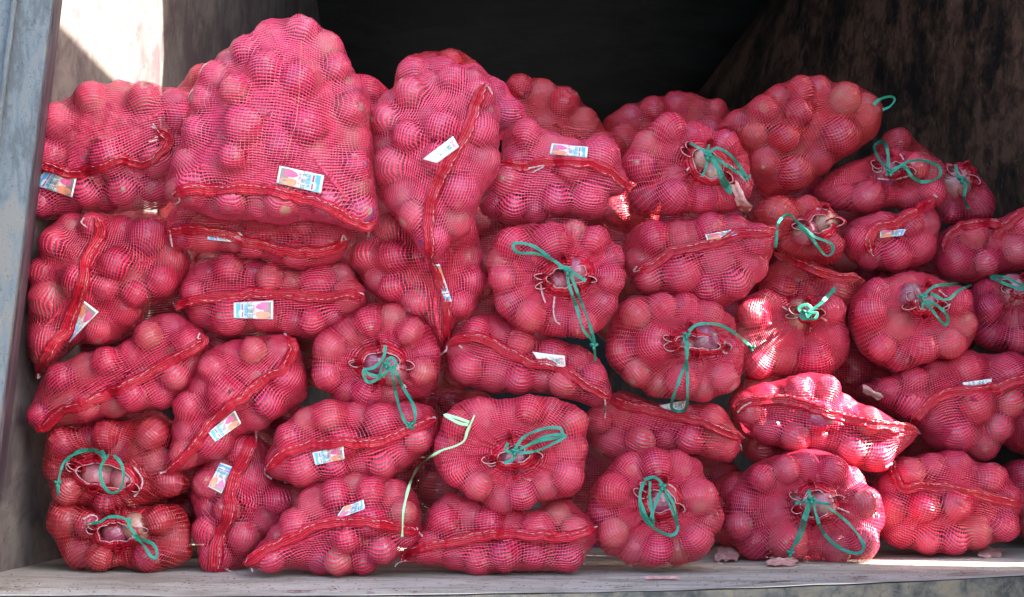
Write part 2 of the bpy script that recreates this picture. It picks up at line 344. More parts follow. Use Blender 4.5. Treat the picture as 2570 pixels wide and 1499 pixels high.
# ------------------------------------------------------------------ sacks
def pts(s): v = [float(x) for x in s.replace(';', ' ').replace(',', ' ').split()]; return np.array(v).reshape(-1, 2)
SRC = 1/3672.0*K
SPECS = [
dict(mat='net_skylit', l='sack at the top left against the wall, upper seam curling at its right end', o='85,350 105,312 120,275 170,240 240,213 330,208 400,222 480,228 512,245 500,300 470,380 440,440 420,490 395,518 330,522 240,528 150,542 95,535 88,490 92,430 100,400', s='95,408 130,412 185,430 240,412 300,392 335,402 372,395 402,370 412,340 388,315', tag=['f|188,440 112,418 82,455 178,486|'], w=['375,305 385,318 372,312'], dy=-.02),
dict(l='sack below the top left one, its seam running down the front to a white tag', o='112,600 120,560 190,532 260,530 335,540 400,545 440,590 470,630 460,690 430,735 370,765 345,800 300,840 240,855 200,852 175,865 130,905 97,925 88,890 70,850 72,800 92,770 80,730 85,660 100,625', s='238,535 246,570 228,610 210,650 205,700 185,750 165,810 122,860 108,895 95,930', tag=['f|243,768 168,845 180,825 204,738|'], w=['208,535 200,548 214,560','95,920 92,932 100,926'], sw=30),
dict(l='third sack up on the left, its long hem slanting up to the right', o='88,960 130,912 180,880 230,860 300,845 350,800 400,765 450,775 512,822 515,870 495,920 470,960 440,1000 380,1012 300,1030 240,1040 200,1045 160,1045 105,1066 84,1048 82,1005', s='88,1062 115,1050 160,1010 250,978 340,932 420,888 468,866 496,842 492,822', w=['92,1058 75,1060 55,1064','492,820 486,832 494,834'], tag=[]),
dict(mat='net_shaded', l='tied sack low on the left with two bare onions and a round green loop', o='102,1150 112,1105 130,1078 160,1055 240,1040 300,1030 380,1018 412,1032 430,1065 425,1110 440,1150 475,1180 470,1205 440,1225 400,1240 350,1252 300,1262 250,1255 200,1250 150,1232 118,1190', m='160,1160 185,1132 235,1126 285,1140 335,1158 350,1190 330,1215 285,1215 240,1200 190,1195', nm=2, ma=-.2, g=['240,1108 200,1112 165,1130 148,1165 142,1220','250,1120 225,1108 190,1112 160,1140','268,1118 248,1150 252,1190 270,1212 292,1208 304,1180 300,1145 280,1120','240,1112 262,1130 250,1108'], k=['142,1190'], w=['330,1150 350,1180 345,1205 330,1222'], dy=.05),
dict(mat='net_shaded', l='bottom left sack lying in the corner with a gaping mouth and a trailing green strap', o='135,1225 190,1240 260,1245 330,1242 400,1235 440,1235 468,1270 475,1330 478,1370 455,1390 400,1402 340,1410 280,1398 200,1402 160,1382 132,1335 126,1290', m='225,1300 250,1280 310,1278 348,1300 345,1328 300,1345 240,1340 222,1322', nm=2, ma=.1, g=['212,1290 245,1285 270,1272 310,1278 318,1300','318,1275 322,1300 345,1325 380,1342 385,1372 370,1368 350,1338 325,1318'], w=['205,1278 225,1268 240,1275 232,1290'], dy=.06),
dict(mat='net_skylit', inf=9, l='huge sack standing tallest near the left, peaked top and seam along its foot', o='417,475 428,430 448,390 465,345 478,310 490,255 512,200 560,150 592,125 632,100 650,65 688,52 745,62 800,85 838,118 860,150 882,200 910,235 912,280 910,320 920,380 922,440 928,500 928,548 905,568 850,560 800,545 745,540 700,552 660,548 620,540 550,538 480,518 430,498', s='425,480 470,468 530,466 600,462 650,468 700,478 750,490 800,505 850,535 895,553 922,548', tag=['f|688,408 798,432 790,476 680,450|'], w=['440,487 442,495 432,503','905,555 908,572 904,590'], dy=-.22, r=45, sw=30),
dict(l='flattened sack squeezed under the huge one with a half hidden curled tag', o='400,560 412,520 440,500 520,505 620,530 720,540 820,545 868,560 866,600 842,640 785,660 700,655 640,640 560,620 480,618 420,610', s='408,572 450,565 520,570 600,590 680,612 750,622 812,614 855,590', tag=['f|620,600 510,590 510,574 590,572|curled paper tag mostly hidden by the hem'], w=['418,565 420,585 424,608','852,590 845,580 838,600'], dy=-.08),
dict(l='low wide sack third from the top in the second stack, worn tag under its hem', o='450,700 462,665 495,640 560,628 640,640 700,655 780,660 850,648 882,690 905,730 895,770 860,800 800,832 760,840 700,830 640,820 590,835 530,825 475,800 448,755', s='432,762 470,740 540,735 620,722 700,722 780,730 850,725 892,728', tag=['f|672,740 575,745 575,783 672,786|worn paper tag with rubbed picture and blue end'], w=['450,752 438,758 424,746','895,725 880,720'], ss=.4),
dict(l='sack tilted steeply left of centre, hem slanting up above a folded tag', o='398,1165 412,1120 425,1060 435,1000 460,950 490,900 510,860 560,835 640,825 700,820 738,845 755,900 765,950 758,985 720,1012 660,1050 590,1082 565,1120 520,1140 470,1150 425,1172', s='402,1166 450,1130 500,1068 540,1020 600,975 650,935 700,900 724,860 706,826', tag=['f|578,1010 512,1065 530,1088 594,1042|folded paper tag with blue end'], w=['410,1160 395,1165','700,822 708,828'], dy=.01),
dict(l='sack tucked behind the lower left ones, hem running upright beside a small tag', o='465,1230 475,1180 520,1120 580,1080 620,1062 655,1080 668,1120 680,1180 760,1190 790,1215 760,1260 700,1300 650,1340 610,1400 560,1415 512,1408 490,1370 476,1320 485,1280', s='632,1070 608,1110 590,1150 570,1200 565,1260 545,1310 530,1365 536,1405', tag=['f|545,1215 575,1150 542,1138 512,1198|'], w=['630,1062 632,1090','555,1400 568,1408'], dy=.10, sw=32),
dict(l='round tied sack mid left with a long green strap hanging from it', o='763,915 772,860 800,810 850,780 900,755 960,748 1010,770 1060,798 1086,850 1090,900 1075,950 1055,985 1010,990 960,1002 910,1006 850,1000 800,968 775,940', m='872,895 900,862 945,852 985,862 1002,890 985,925 935,942 892,930', nm=2, ma=-.2, g=['948,850 944,880 920,905 895,912 905,940 935,930 960,905','955,890 940,905 930,925 895,915','962,900 970,950 985,1010 1005,1050 1022,1052','968,900 990,950 1018,1000 1020,1040 1005,1055','950,890 965,880 975,900 955,905'], k=['952,898','1010,1045'], w=['985,900 995,925 978,915','990,905 985,935 1000,955']),
dict(l='plump sack left of centre in the third row up, flat tag below its hem', o='652,1150 665,1100 700,1040 740,1000 800,983 900,985 1000,990 1060,993 1085,1030 1080,1070 1050,1120 1000,1160 950,1180 860,1190 800,1198 750,1202 700,1190 662,1176', s='655,1155 700,1112 760,1095 820,1090 880,1090 940,1085 1000,1062 1050,1040 1075,1030', tag=['f|845,1098 768,1115 776,1145 848,1130|'], w=['655,1150 652,1165 668,1178','1055,1030 1070,1028 1072,1038'], dy=-.02),
dict(l='bottom sack left of centre whose folded tag stands up on the hem', o='592,1392 618,1350 680,1290 720,1240 770,1190 830,1170 900,1165 980,1175 1022,1200 1042,1260 1040,1310 1010,1360 960,1388 880,1416 800,1416 720,1406 660,1402', s='600,1388 650,1356 710,1330 760,1302 820,1284 880,1282 940,1292 990,1300 1032,1308', tag=['f|822,1282 898,1252 895,1230 845,1248|folded paper tag standing on the hem'], w=['618,1398 622,1408','1025,1298 1030,1310 1038,1318'], dy=-.04),
dict(mat='net_skylit', l='tall pointed sack at the top centre, hem curving down the middle from a dark gap', o='912,350 925,265 960,230 1000,200 1060,180 1130,170 1190,180 1222,220 1228,290 1234,370 1230,430 1195,480 1172,530 1150,580 1110,612 1088,640 1062,642 1022,600 985,560 960,520 935,480 922,420', s='1196,205 1172,260 1150,320 1112,390 1082,440 1062,500 1055,570 1060,640', tag=['b|1040,392 1115,335 1130,362 1075,402|twisted paper tag showing its lettered back'], w=['1185,205 1200,212 1212,232'], dy=-.14, sw=30, ss=-.6),
dict(l='sack beneath the tall pointed one tapering to a tip between its neighbours', o='872,600 895,560 950,530 1000,520 1100,500 1170,540 1186,590 1190,650 1195,700 1186,740 1160,790 1134,795 1110,840 1090,865 1060,842 1020,790 980,760 930,740 890,700 868,650', s='1060,645 1080,690 1096,740 1100,790 1096,840 1086,868', tag=['f|1066,652 1092,745 1112,742 1082,650|narrow sliver of a paper tag turned sideways'], w=['1100,850 1098,862 1086,872'], dy=.02, sw=20),
dict(mat='net_skylit', l='sack at the top behind the tall pointed one with a sunlit right edge', o='965,260 966,205 985,165 1030,145 1090,150 1150,165 1200,185 1235,205 1272,245 1294,285 1285,320 1240,345 1150,370 1000,360', dy=.38),
dict(mat='net_shaded', l='highest sack at the back of the pile, only its dark crest showing', o='968,240 970,180 1000,135 1050,128 1120,124 1165,142 1200,180 1190,240 1120,270 1000,270', dy=.66),
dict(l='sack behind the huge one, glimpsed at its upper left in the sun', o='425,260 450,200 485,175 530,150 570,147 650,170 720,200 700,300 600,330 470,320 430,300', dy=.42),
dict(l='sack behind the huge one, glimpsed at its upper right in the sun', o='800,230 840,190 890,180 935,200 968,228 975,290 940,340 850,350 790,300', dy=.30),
dict(mat='net_shaded', l='large shaded sack at the back, sloping down to the right of centre', o='1235,260 1250,202 1290,189 1340,200 1400,230 1450,265 1485,300 1505,330 1545,350 1530,420 1300,420 1250,340', dy=.78),
dict(mat='net_shaded', l='dark sack deepest in the box, right of centre at the back', o='1478,295 1530,262 1570,255 1640,230 1700,223 1740,240 1790,270 1806,300 1780,380 1560,390 1490,360', dy=.95),
dict(mat='net_skylit', l='sack right of the tall pointed one with a tag lying above its hem', o='1176,495 1190,460 1220,420 1228,370 1232,325 1280,305 1330,310 1400,335 1480,345 1520,370 1535,410 1546,465 1502,490 1492,530 1450,545 1380,535 1310,560 1250,555 1190,532', s='1232,402 1300,408 1370,398 1440,400 1490,418 1520,442 1540,464', tag=['f|1358,353 1447,362 1445,388 1352,380|'], w=['1300,415 1340,408 1310,425'], dy=-.02, ss=.6),
dict(l='tied sack top right of centre with dry skin hanging from its mouth', o='1528,385 1560,340 1600,310 1640,290 1690,303 1740,310 1790,338 1832,365 1850,400 1848,450 1840,500 1800,530 1740,528 1680,530 1620,536 1560,520 1528,500 1542,450 1520,410', m='1692,365 1728,348 1780,380 1800,420 1772,452 1722,445 1692,412', nm=2, ma=-.9, g=['1698,352 1740,375 1770,395 1800,415 1836,435','1742,375 1762,400 1775,450 1798,475 1785,440 1755,395 1738,385','1735,380 1740,400 1728,435','1745,355 1742,378 1765,365 1800,385 1835,432','1742,382 1768,420 1790,470'], k=['1742,385','1838,437'], w=['1690,420 1710,400 1740,388','1790,400 1820,430 1836,448'], dy=-.04),
dict(l='big pumpkin shaped tied sack at the centre, its strap hanging down right', o='1197,645 1212,590 1250,560 1310,545 1370,556 1400,539 1440,558 1490,570 1522,610 1537,660 1532,710 1515,765 1490,812 1440,832 1380,837 1320,826 1258,805 1224,762 1208,715', m='1325,690 1345,662 1390,645 1440,642 1465,662 1452,692 1425,712 1380,722 1342,712', nm=2, ma=.25, g=['1390,662 1360,640 1320,625 1275,622 1262,605 1275,598 1310,605 1352,632','1395,662 1400,700 1420,760 1435,810 1460,845 1465,890','1402,670 1425,730 1448,790 1462,840 1452,850','1375,660 1395,658 1412,672 1442,692'], k=['1397,668','1462,852'], w=['1365,730 1362,765 1368,790 1378,798','1330,700 1335,725 1342,745'], dy=-.08, r=46),
dict(l='long sack below the central pumpkin shaped one, lettered tag curling from its hem', o='1092,862 1108,825 1165,780 1200,765 1260,790 1330,828 1400,840 1450,855 1486,890 1495,930 1508,975 1470,1002 1400,986 1330,975 1260,970 1190,970 1138,950 1098,910', s='1100,850 1140,832 1190,836 1240,860 1300,890 1360,900 1410,928 1450,955 1500,978', tag=['b|1310,866 1390,876 1392,904 1330,898|curled paper tag showing its lettered back'], w=['1130,850 1138,858','1488,980 1490,1000 1488,1030'], dy=.03),
dict(l='wide tied sack below centre with a bow of green strap and a pale green twine', o='1058,1120 1075,1060 1105,1000 1160,975 1240,974 1300,968 1350,975 1412,988 1442,1030 1448,1100 1440,1170 1420,1222 1360,1236 1300,1250 1240,1268 1180,1240 1110,1200 1072,1160', m='1205,1135 1235,1100 1270,1082 1308,1100 1318,1128 1285,1150 1235,1148', nm=1, ma=.5, g=['1265,1110 1290,1075 1340,1055 1380,1055 1378,1075 1330,1085 1280,1105','1275,1115 1320,1110 1365,1090 1392,1072 1350,1072 1300,1095','1265,1115 1245,1108 1250,1090','1268,1110 1262,1130 1240,1140'], k=['1268,1112'], w=['1225,1128 1250,1122 1268,1118'], dy=-.06, r=46),
dict(l='bottom centre sack with a straight hem, torn paper scrap in front of it', o='978,1385 1010,1350 1038,1300 1058,1245 1110,1205 1200,1240 1300,1250 1400,1225 1432,1260 1460,1298 1470,1330 1440,1372 1400,1405 1320,1406 1240,1412 1150,1412 1080,1402 1020,1396', s='985,1385 1020,1352 1100,1338 1180,1320 1250,1315 1330,1318 1400,1320 1465,1300', w=['1000,1380 980,1385 972,1395','1460,1298 1470,1296']),
dict(l='sack right of the central tied one, hem ending in a sunlit point', o='1535,640 1528,600 1560,555 1620,540 1700,535 1760,528 1830,540 1880,558 1925,572 1906,620 1890,670 1850,712 1810,745 1770,766 1720,748 1660,735 1590,725 1545,700', s='1562,672 1600,658 1650,622 1700,610 1770,595 1830,575 1920,570', tag=['f|1735,578 1818,562 1818,578 1740,592|narrow creased paper tag'], w=['1568,655 1560,668 1578,662'], dy=-.02),
dict(l='tied sack right of centre showing one long bare onion, strap looping below', o='1492,800 1520,745 1580,728 1650,724 1700,725 1760,750 1805,775 1818,820 1832,870 1830,920 1795,960 1745,988 1680,990 1610,980 1550,948 1498,900 1486,850', m='1640,838 1668,818 1710,820 1765,828 1795,852 1772,870 1710,862 1655,858', nm=2, ma=.05, g=['1695,815 1720,798 1770,800 1815,825 1852,858','1688,825 1690,880 1670,940 1652,1000 1672,1012 1690,1000 1692,930 1688,850','1690,820 1685,835 1695,850'], k=['1690,825','1850,856'], w=['1785,840 1780,865 1790,870']),
dict(l='sack under the single bare onion one, its right end catching the sun', o='1440,1025 1470,985 1530,955 1620,985 1700,990 1760,990 1800,1030 1832,1080 1818,1128 1780,1145 1700,1122 1620,1120 1520,1132 1458,1112 1444,1060', s='1498,985 1560,1000 1640,1020 1720,1036 1780,1060 1830,1082', tag=['b|1622,998 1690,985 1686,1008 1640,1012|white paper tag lying under a green loop'], w=['1822,1095 1825,1108'], dy=.10),
dict(l='bottom round tied sack right of centre, narrow mouth with hanging strap loops', o='1443,1250 1450,1200 1490,1150 1520,1125 1562,1110 1602,1094 1650,1106 1722,1125 1742,1180 1770,1230 1776,1290 1746,1340 1720,1385 1650,1387 1590,1402 1540,1387 1480,1362 1458,1312', m='1582,1210 1615,1192 1660,1200 1674,1238 1650,1268 1600,1268 1578,1240', nm=1, ma=-1.4, g=['1585,1185 1575,1220 1582,1270 1610,1300 1650,1318 1668,1300 1655,1260 1635,1215','1600,1185 1600,1230 1608,1290 1590,1270 1575,1230','1585,1182 1610,1175 1630,1195 1615,1235 1600,1280','1630,1195 1655,1235 1668,1280'], k=['1630,1198'], w=['1640,1190 1662,1205 1660,1228'], dy=-.08),
dict(l='bottom tied sack at right with two wide strap loops and a sunlit right flank', o='1778,1255 1798,1190 1850,1140 1910,1115 1980,1098 2040,1110 2100,1150 2132,1190 2174,1240 2168,1290 2148,1350 2132,1387 2050,1387 1970,1390 1900,1377 1840,1372 1788,1332', m='1955,1235 1978,1200 2030,1196 2062,1232 2050,1270 2000,1290 1965,1268', nm=2, ma=-.3, g=['1992,1232 1975,1280 1958,1330 1942,1370','1996,1232 1978,1300 1960,1340','2000,1230 2020,1300 2060,1345 2110,1362 2125,1340 2090,1290 2040,1250','1995,1232 1990,1205','2000,1235 2045,1242','1955,1240 1990,1232'], k=['1997,1230','1945,1362'], w=['2030,1215 2050,1230 2040,1240','2060,1250 2090,1262'], dy=.04),
dict(l='sack at right slashed by a bright band of sunlight, an onion poking through a tear', o='1800,1000 1815,965 1850,945 1920,930 1990,910 2040,930 2080,970 2150,1000 2200,1030 2264,1060 2242,1100 2200,1132 2140,1166 2080,1145 2000,1118 1920,1106 1850,1088 1808,1045', s='1812,1015 1850,990 1920,985 2000,1000 2080,1030 2160,1045 2258,1062', w=['1815,1015 1830,1000 1850,990','2250,1050 2265,1068'], hole='1995,1020 2010,1002 2040,1004 2055,1020 2045,1042 2015,1050 1998,1038', on='2025,1025,40', dy=.03, ss=-.8),
dict(l='bottom right sack with sunlit onions at its left end below a kinked hem', o='2140,1250 2145,1190 2170,1140 2200,1120 2260,1120 2330,1104 2400,1130 2470,1160 2502,1210 2506,1260 2482,1320 2420,1342 2340,1362 2250,1357 2180,1337 2148,1300', s='2196,1135 2205,1165 2222,1200 2260,1198 2320,1200 2380,1212 2450,1228 2515,1245', w=['2180,1150 2196,1140'], dy=-.02),
dict(l='large sack above the bottom right one, hem bowing up under a small crumpled tag', o='2105,950 2180,930 2260,890 2340,868 2420,864 2500,880 2545,925 2525,980 2510,1005 2480,1060 2440,1122 2390,1137 2340,1112 2290,1110 2250,1062 2190,1025 2130,985', s='2235,1065 2268,1012 2320,972 2400,960 2460,952 2535,925', tag=['b|2368,942 2440,932 2442,946 2372,950|small crumpled paper tag'], dy=.04),
dict(l='tied sack at right with a bow whose long loop points right over its neighbour', o='2088,745 2120,700 2175,680 2220,664 2270,665 2330,690 2382,730 2397,790 2392,850 2350,880 2280,892 2220,916 2160,902 2108,862 2088,805', m='2242,742 2262,715 2300,715 2318,742 2295,768 2255,768', nm=2, ma=-.3, g=['2270,730 2300,705 2345,700 2390,700 2360,715 2330,738 2290,722','2270,735 2295,765 2325,800 2332,780 2310,755 2280,740','2270,732 2255,728','2272,735 2270,760'], k=['2272,732'], w=['2310,715 2330,730','2320,760 2340,748']),
dict(l='tied sack with puckered closed mouth and knotted strap, one onion glowing in sun', o='1792,840 1800,790 1830,730 1870,714 1920,730 1990,722 2050,738 2080,790 2096,850 2086,892 2050,922 1990,936 1920,932 1850,932 1805,905', m='1962,768 1985,752 2010,760 2012,778 1990,788 1968,784', nm=1, g=['1985,770 2010,755 2035,730 2055,708','1980,775 1965,760 1985,750 1998,765 1980,785 1968,775','1985,775 2010,770 2005,785 1980,785','2055,710 2030,738 1995,765'], k=['1983,770'], w=['1925,755 1955,775','2020,780 2035,790'], dy=.15),
dict(mat='net_shaded', l='sack half buried between the tied ones on the right, hem along its top', o='1866,700 1890,655 1930,638 2000,645 2060,668 2112,678 2135,700 2110,750 2040,760 1960,760 1880,740', s='1905,625 1950,640 2010,668 2060,680 2120,685', dy=.16),
dict(mat='net_shaded', l='small tied sack in the upper right behind the sunlit point, dark strap loop in front', o='1850,530 1870,500 1920,490 1980,484 2040,500 2066,540 2070,600 2062,650 2020,656 1960,642 1910,622 1895,580 1870,560', m='1975,550 2010,520 2045,525 2055,560 2020,585 1985,580', nm=2, ma=.4, g=['1910,600 1915,550 1940,528 1960,545 2000,580 2045,600 2048,622 2030,628 2000,590 1965,555','1908,610 1912,580'], w=['2008,515 2012,540 2006,560','2008,515 2040,520 2052,550'], dy=.10),
dict(l='upper right sack with its hem gathered to a peak above a small tag', o='2070,600 2076,560 2110,530 2180,526 2240,510 2290,500 2310,540 2302,600 2280,652 2220,666 2150,666 2088,646', s='2148,628 2140,592 2162,560 2210,545 2262,520 2300,488', tag=['f|2165,562 2230,565 2222,580 2166,586|bent paper tag with blue and red print'], w=['2140,590 2145,620 2150,630','2298,480 2306,486'], dy=.06),
dict(l='tied sack high on the right with one big green loop reaching to its right', o='2000,455 2050,412 2130,380 2200,358 2260,380 2320,402 2328,450 2310,500 2250,522 2180,518 2120,530 2060,516 2006,490', m='2158,415 2180,395 2225,398 2240,415 2210,432 2170,430', nm=1, ma=0, g=['2195,425 2165,395 2152,360 2175,350 2185,380 2185,420','2195,425 2230,400 2270,395 2310,410 2312,435 2280,448 2250,440 2225,405','2190,425 2215,410 2240,420','2200,420 2180,432'], k=['2192,425'], w=['2215,380 2225,395','2160,440 2200,442 2240,432'], dy=.14),
dict(l='small tied sack against the right wall with a single short strap hanging', o='2290,440 2310,410 2350,398 2400,418 2440,470 2452,510 2440,546 2380,552 2320,546 2290,500', m='2348,430 2362,415 2385,420 2390,440 2370,452 2352,448', nm=1, g=['2352,405 2358,435 2375,460 2372,490 2385,515','2385,455 2372,440 2352,432'], k=['2366,442'], w=['2325,440 2350,455'], dy=.20),
dict(mat='net_shaded', l='long full sack lying aslant at the top right, green loop at its end', o='1752,320 1810,275 1870,230 1930,200 2000,188 2050,205 2112,215 2150,245 2170,280 2166,330 2120,370 2050,412 1990,460 1930,492 1880,496 1846,440 1820,380 1780,345', ang=30, g=['2150,258 2165,245 2190,238 2202,245 2190,262 2172,270'], dy=.16, relax=10),
dict(mat='net_shaded', l='sack wedged in shade behind the big looped one, by the right wall', o='2160,350 2205,322 2250,345 2292,382 2305,430 2250,460 2180,440 2150,390', dy=.36),
dict(l='sack at the right edge, hem arched over its left shoulder', o='2293,620 2308,572 2355,545 2430,555 2505,570 2540,600 2530,660 2450,682 2380,697 2312,674', s='2325,622 2338,582 2372,556 2420,550 2470,555', dy=.10),
dict(l='uppermost sack at the right edge of the picture, hem slanting up to the corner', o='2415,570 2450,535 2520,510 2580,520 2600,600 2560,650 2490,650 2430,610', s='2440,585 2470,560 2510,530 2560,500', tag=['f|2445,556 2462,548 2464,560 2448,566|scrap of paper tag on the hem'], dy=.05),
dict(l='tied sack cut by the right edge of the picture with a loop of strap', o='2385,800 2388,705 2440,675 2520,680 2590,700 2610,780 2590,860 2480,872 2410,856', m='2480,705 2500,690 2530,700 2535,725 2500,730', nm=1, g=['2530,715 2490,705 2455,690 2440,682 2470,682 2500,695 2530,710'], dy=.06),
dict(l='sack at the right edge between the large hemmed one and the bottom row', o='2460,1080 2480,1000 2520,955 2590,945 2640,1040 2600,1110 2500,1118', dy=.10),
dict(l='bottom sack cut off by the right edge of the picture', o='2440,1230 2450,1160 2500,1130 2590,1125 2650,1200 2620,1320 2520,1330', dy=.14),
dict(l='sack peeping over the large hemmed one at the right edge', o='2440,900 2470,868 2530,855 2600,870 2610,940 2540,960 2470,940', dy=.14),
dict(mat='net_shaded', l='dark sack in the gap between the two bottom tied sacks', o='1735,1260 1745,1190 1780,1165 1830,1160 1850,1220 1850,1310 1810,1345 1760,1330', dy=.16),
dict(mat='net_shaded', l='red sack peeping from the gap left of the sun slashed one', o='1785,1060 1795,980 1830,930 1900,900 1950,960 1960,1080 1900,1140 1830,1130', dy=.22),
dict(mat='net_shaded', l='sack in the dark behind the fold between the top centre sacks', o='1478,500 1500,450 1545,430 1600,460 1620,540 1580,580 1520,570 1480,545', dy=.28),
dict(mat='net_shaded', l='sack in deep shade behind the tied ones at lower right', o='2020,900 2060,860 2130,870 2180,900 2200,950 2150,990 2080,980 2030,950', dy=.30),
dict(l='sack in deep shade behind the lower left stack', o='499,1180 460,1267 395,1336 312,1367 206,1357 114,1320 64,1260 39,1180 46,1093 109,1024 209,993 308,1003 401,1040 478,1100', fill=2, T=.5, n2=0, inf=26, mat='net_shaded'),
dict(l='sack in deep shade behind the second stack near the floor', o='884,1180 847,1267 787,1336 703,1367 596,1357 508,1320 455,1260 424,1180 432,1093 501,1024 601,993 698,1003 795,1040 870,1100', fill=2, T=.5, n2=0, inf=26, mat='net_shaded'),
dict(l='sack in deep shade behind the middle of the bottom row', o='1277,1150 1261,1235 1210,1295 1114,1325 1010,1326 925,1298 854,1236 817,1150 847,1065 923,1005 1011,975 1112,974 1212,1002 1268,1064', fill=2, T=.5, n2=0, inf=26, mat='net_shaded'),
dict(l='sack in deep shade behind the two lower tied sacks', o='1804,1200 1768,1286 1695,1347 1610,1376 1506,1375 1410,1346 1358,1285 1344,1200 1353,1114 1408,1053 1507,1024 1609,1025 1697,1054 1772,1115', fill=1, T=.5, n2=0, inf=26, mat='net_shaded'),
dict(l='sack in deep shade behind the bottom right sacks', o='2393,1180 2365,1267 2288,1336 2198,1367 2098,1357 1998,1320 1940,1260 1933,1180 1950,1093 2001,1024 2096,993 2200,1003 2285,1040 2355,1100', fill=1, T=.5, n2=0, inf=26, mat='net_shaded'),
dict(l='sack in deep shade behind the left wall stack', o='505,720 475,802 423,875 334,916 227,911 143,865 83,798 45,720 61,638 136,565 232,524 330,529 430,575 497,642', fill=2, T=.5, n2=0, inf=26, mat='net_shaded'),
dict(l='sack in deep shade behind the second stack halfway up', o='938,760 899,846 836,909 752,937 646,934 556,904 504,844 478,760 484,674 549,611 650,583 748,586 842,616 919,676', fill=2, T=.5, n2=0, inf=26, mat='net_shaded'),
dict(l='sack in deep shade behind the centre gap', o='1364,760 1330,846 1256,909 1169,937 1067,934 969,904 916,844 904,760 915,674 969,611 1067,583 1169,586 1256,616 1330,676', fill=1, T=.5, n2=0, inf=26, mat='net_shaded'),
dict(l='sack in deep shade behind the sunlit tied sack', o='1871,680 1846,759 1795,820 1704,859 1598,868 1514,837 1451,767 1411,680 1432,601 1508,540 1602,501 1700,492 1801,523 1865,593', fill=1, T=.5, n2=0, inf=26, mat='net_shaded'),
dict(l='sack in deep shade behind the upper right sacks', o='2393,760 2365,846 2288,909 2198,937 2098,934 1998,904 1940,844 1933,760 1950,674 2001,611 2096,583 2200,586 2285,616 2355,676', fill=1, T=.5, n2=0, inf=26, mat='net_shaded'),
dict(l='sack in deep shade behind the huge sack', o='1041,520 985,602 895,669 775,699 622,690 493,652 419,595 381,520 390,438 484,371 628,341 769,350 904,388 1014,445', fill=1, T=.6, n2=0, inf=0, mat='net_shaded'),
dict(l='sack in deep shade behind the top centre sacks', o='1619,540 1609,622 1517,682 1372,708 1231,705 1096,676 986,620 959,540 1015,458 1105,398 1225,372 1378,375 1508,404 1581,460', fill=1, T=.6, n2=0, inf=0, mat='net_shaded'),
dict(l='sack in deep shade behind the upper tied sacks', o='2229,600 2185,675 2076,742 1950,785 1805,785 1662,743 1582,675 1569,600 1591,525 1665,458 1803,415 1952,415 2074,457 2177,525', fill=1, T=.6, n2=0, inf=0, mat='net_shaded'),
dict(l='hidden sack added between the huge sack and back row to block sunlight', o='1050,500 1023,582 950,643 850,665 750,643 677,582 650,500 677,418 750,357 850,335 950,357 1023,417', dy=.58, T=.7, n2=0, inf=0, mat='net_shaded'),  # extra sack out of sight, put there to stop sun leaking left
]

class Sack: pass
ALL = []
onion_meshes = []
def make_onion_mesh(seed, mat):
    r = np.random.default_rng(seed); nl, nm = 18, 11; V = []; e = r.uniform(.90, 1.0)
    for j in range(nm+1):
        th = math.pi*j/nm; rr = math.sin(th); z = math.cos(th)
        if j == 0: rr, z = .10, 1.10
        if j == nm: rr, z = .07, -1.0
        if j == 1: rr *= .86; z *= .97
        for i in range(nl):
            a = 2*math.pi*i/nl; k = 1+.012*math.sin(3*a+seed)
            V.append((rr*math.cos(a)*k*.042, rr*math.sin(a)*k*.042, z*e*.042))
    F = [[j*nl+i, (j+1)*nl+i, (j+1)*nl+(i+1) % nl, j*nl+(i+1) % nl] for j in range(nm) for i in range(nl)]
    F.append(list(range(nl))); F.append([nm*nl+i for i in range(nl)][::-1])
    return mesh('onion', V, F, mat)
OM = [make_onion_mesh(s, M['onion']) for s in range(6)]
OMO = [make_onion_mesh(s+20, M['onion_open']) for s in range(3)]
def seg_dist(q, poly):              # distance of points q to a closed polygon, and inside test
    a = poly; ab = np.roll(poly, -1, 0)-a; L2 = (ab**2).sum(1)+1e-12; by = a[:, 1]+ab[:, 1]; D = np.empty(len(q)); ins = np.empty(len(q), bool)
    for k in range(0, len(q), 4000):
        x = q[k:k+4000, 0][:, None]; y = q[k:k+4000, 1][:, None]; px = x-a[:, 0]; py = y-a[:, 1]
        t = np.clip((px*ab[:, 0]+py*ab[:, 1])/L2, 0, 1); D[k:k+4000] = np.sqrt(((px-t*ab[:, 0])**2+(py-t*ab[:, 1])**2).min(1))
        c = ((a[:, 1] > y) != (by > y)) & (x < a[:, 0]+py*ab[:, 0]/(ab[:, 1]+1e-12)); ins[k:k+4000] = (c.sum(1) % 2) == 1
    return D, ins
def polar(poly, c, th):
    a = poly-c; b_ = np.roll(a, -1, 0); e = b_-a; out = np.zeros(len(th))
    for k, t in enumerate(th):
        d = np.array([math.cos(t), math.sin(t)]); den = d[0]*e[:, 1]-d[1]*e[:, 0]
        with np.errstate(all='ignore'):
            s = (a[:, 0]*e[:, 1]-a[:, 1]*e[:, 0])/den; u = (a[:, 0]*d[1]-a[:, 1]*d[0])/den
        ok = (u >= -1e-6) & (u <= 1+1e-6) & (s > 0); out[k] = s[ok].max() if ok.any() else .01
    return out
def rowY(x, y): return 3.45+.50*max(0, (x-1250)/1200.)**1.1+.10*(1250-y)/700.
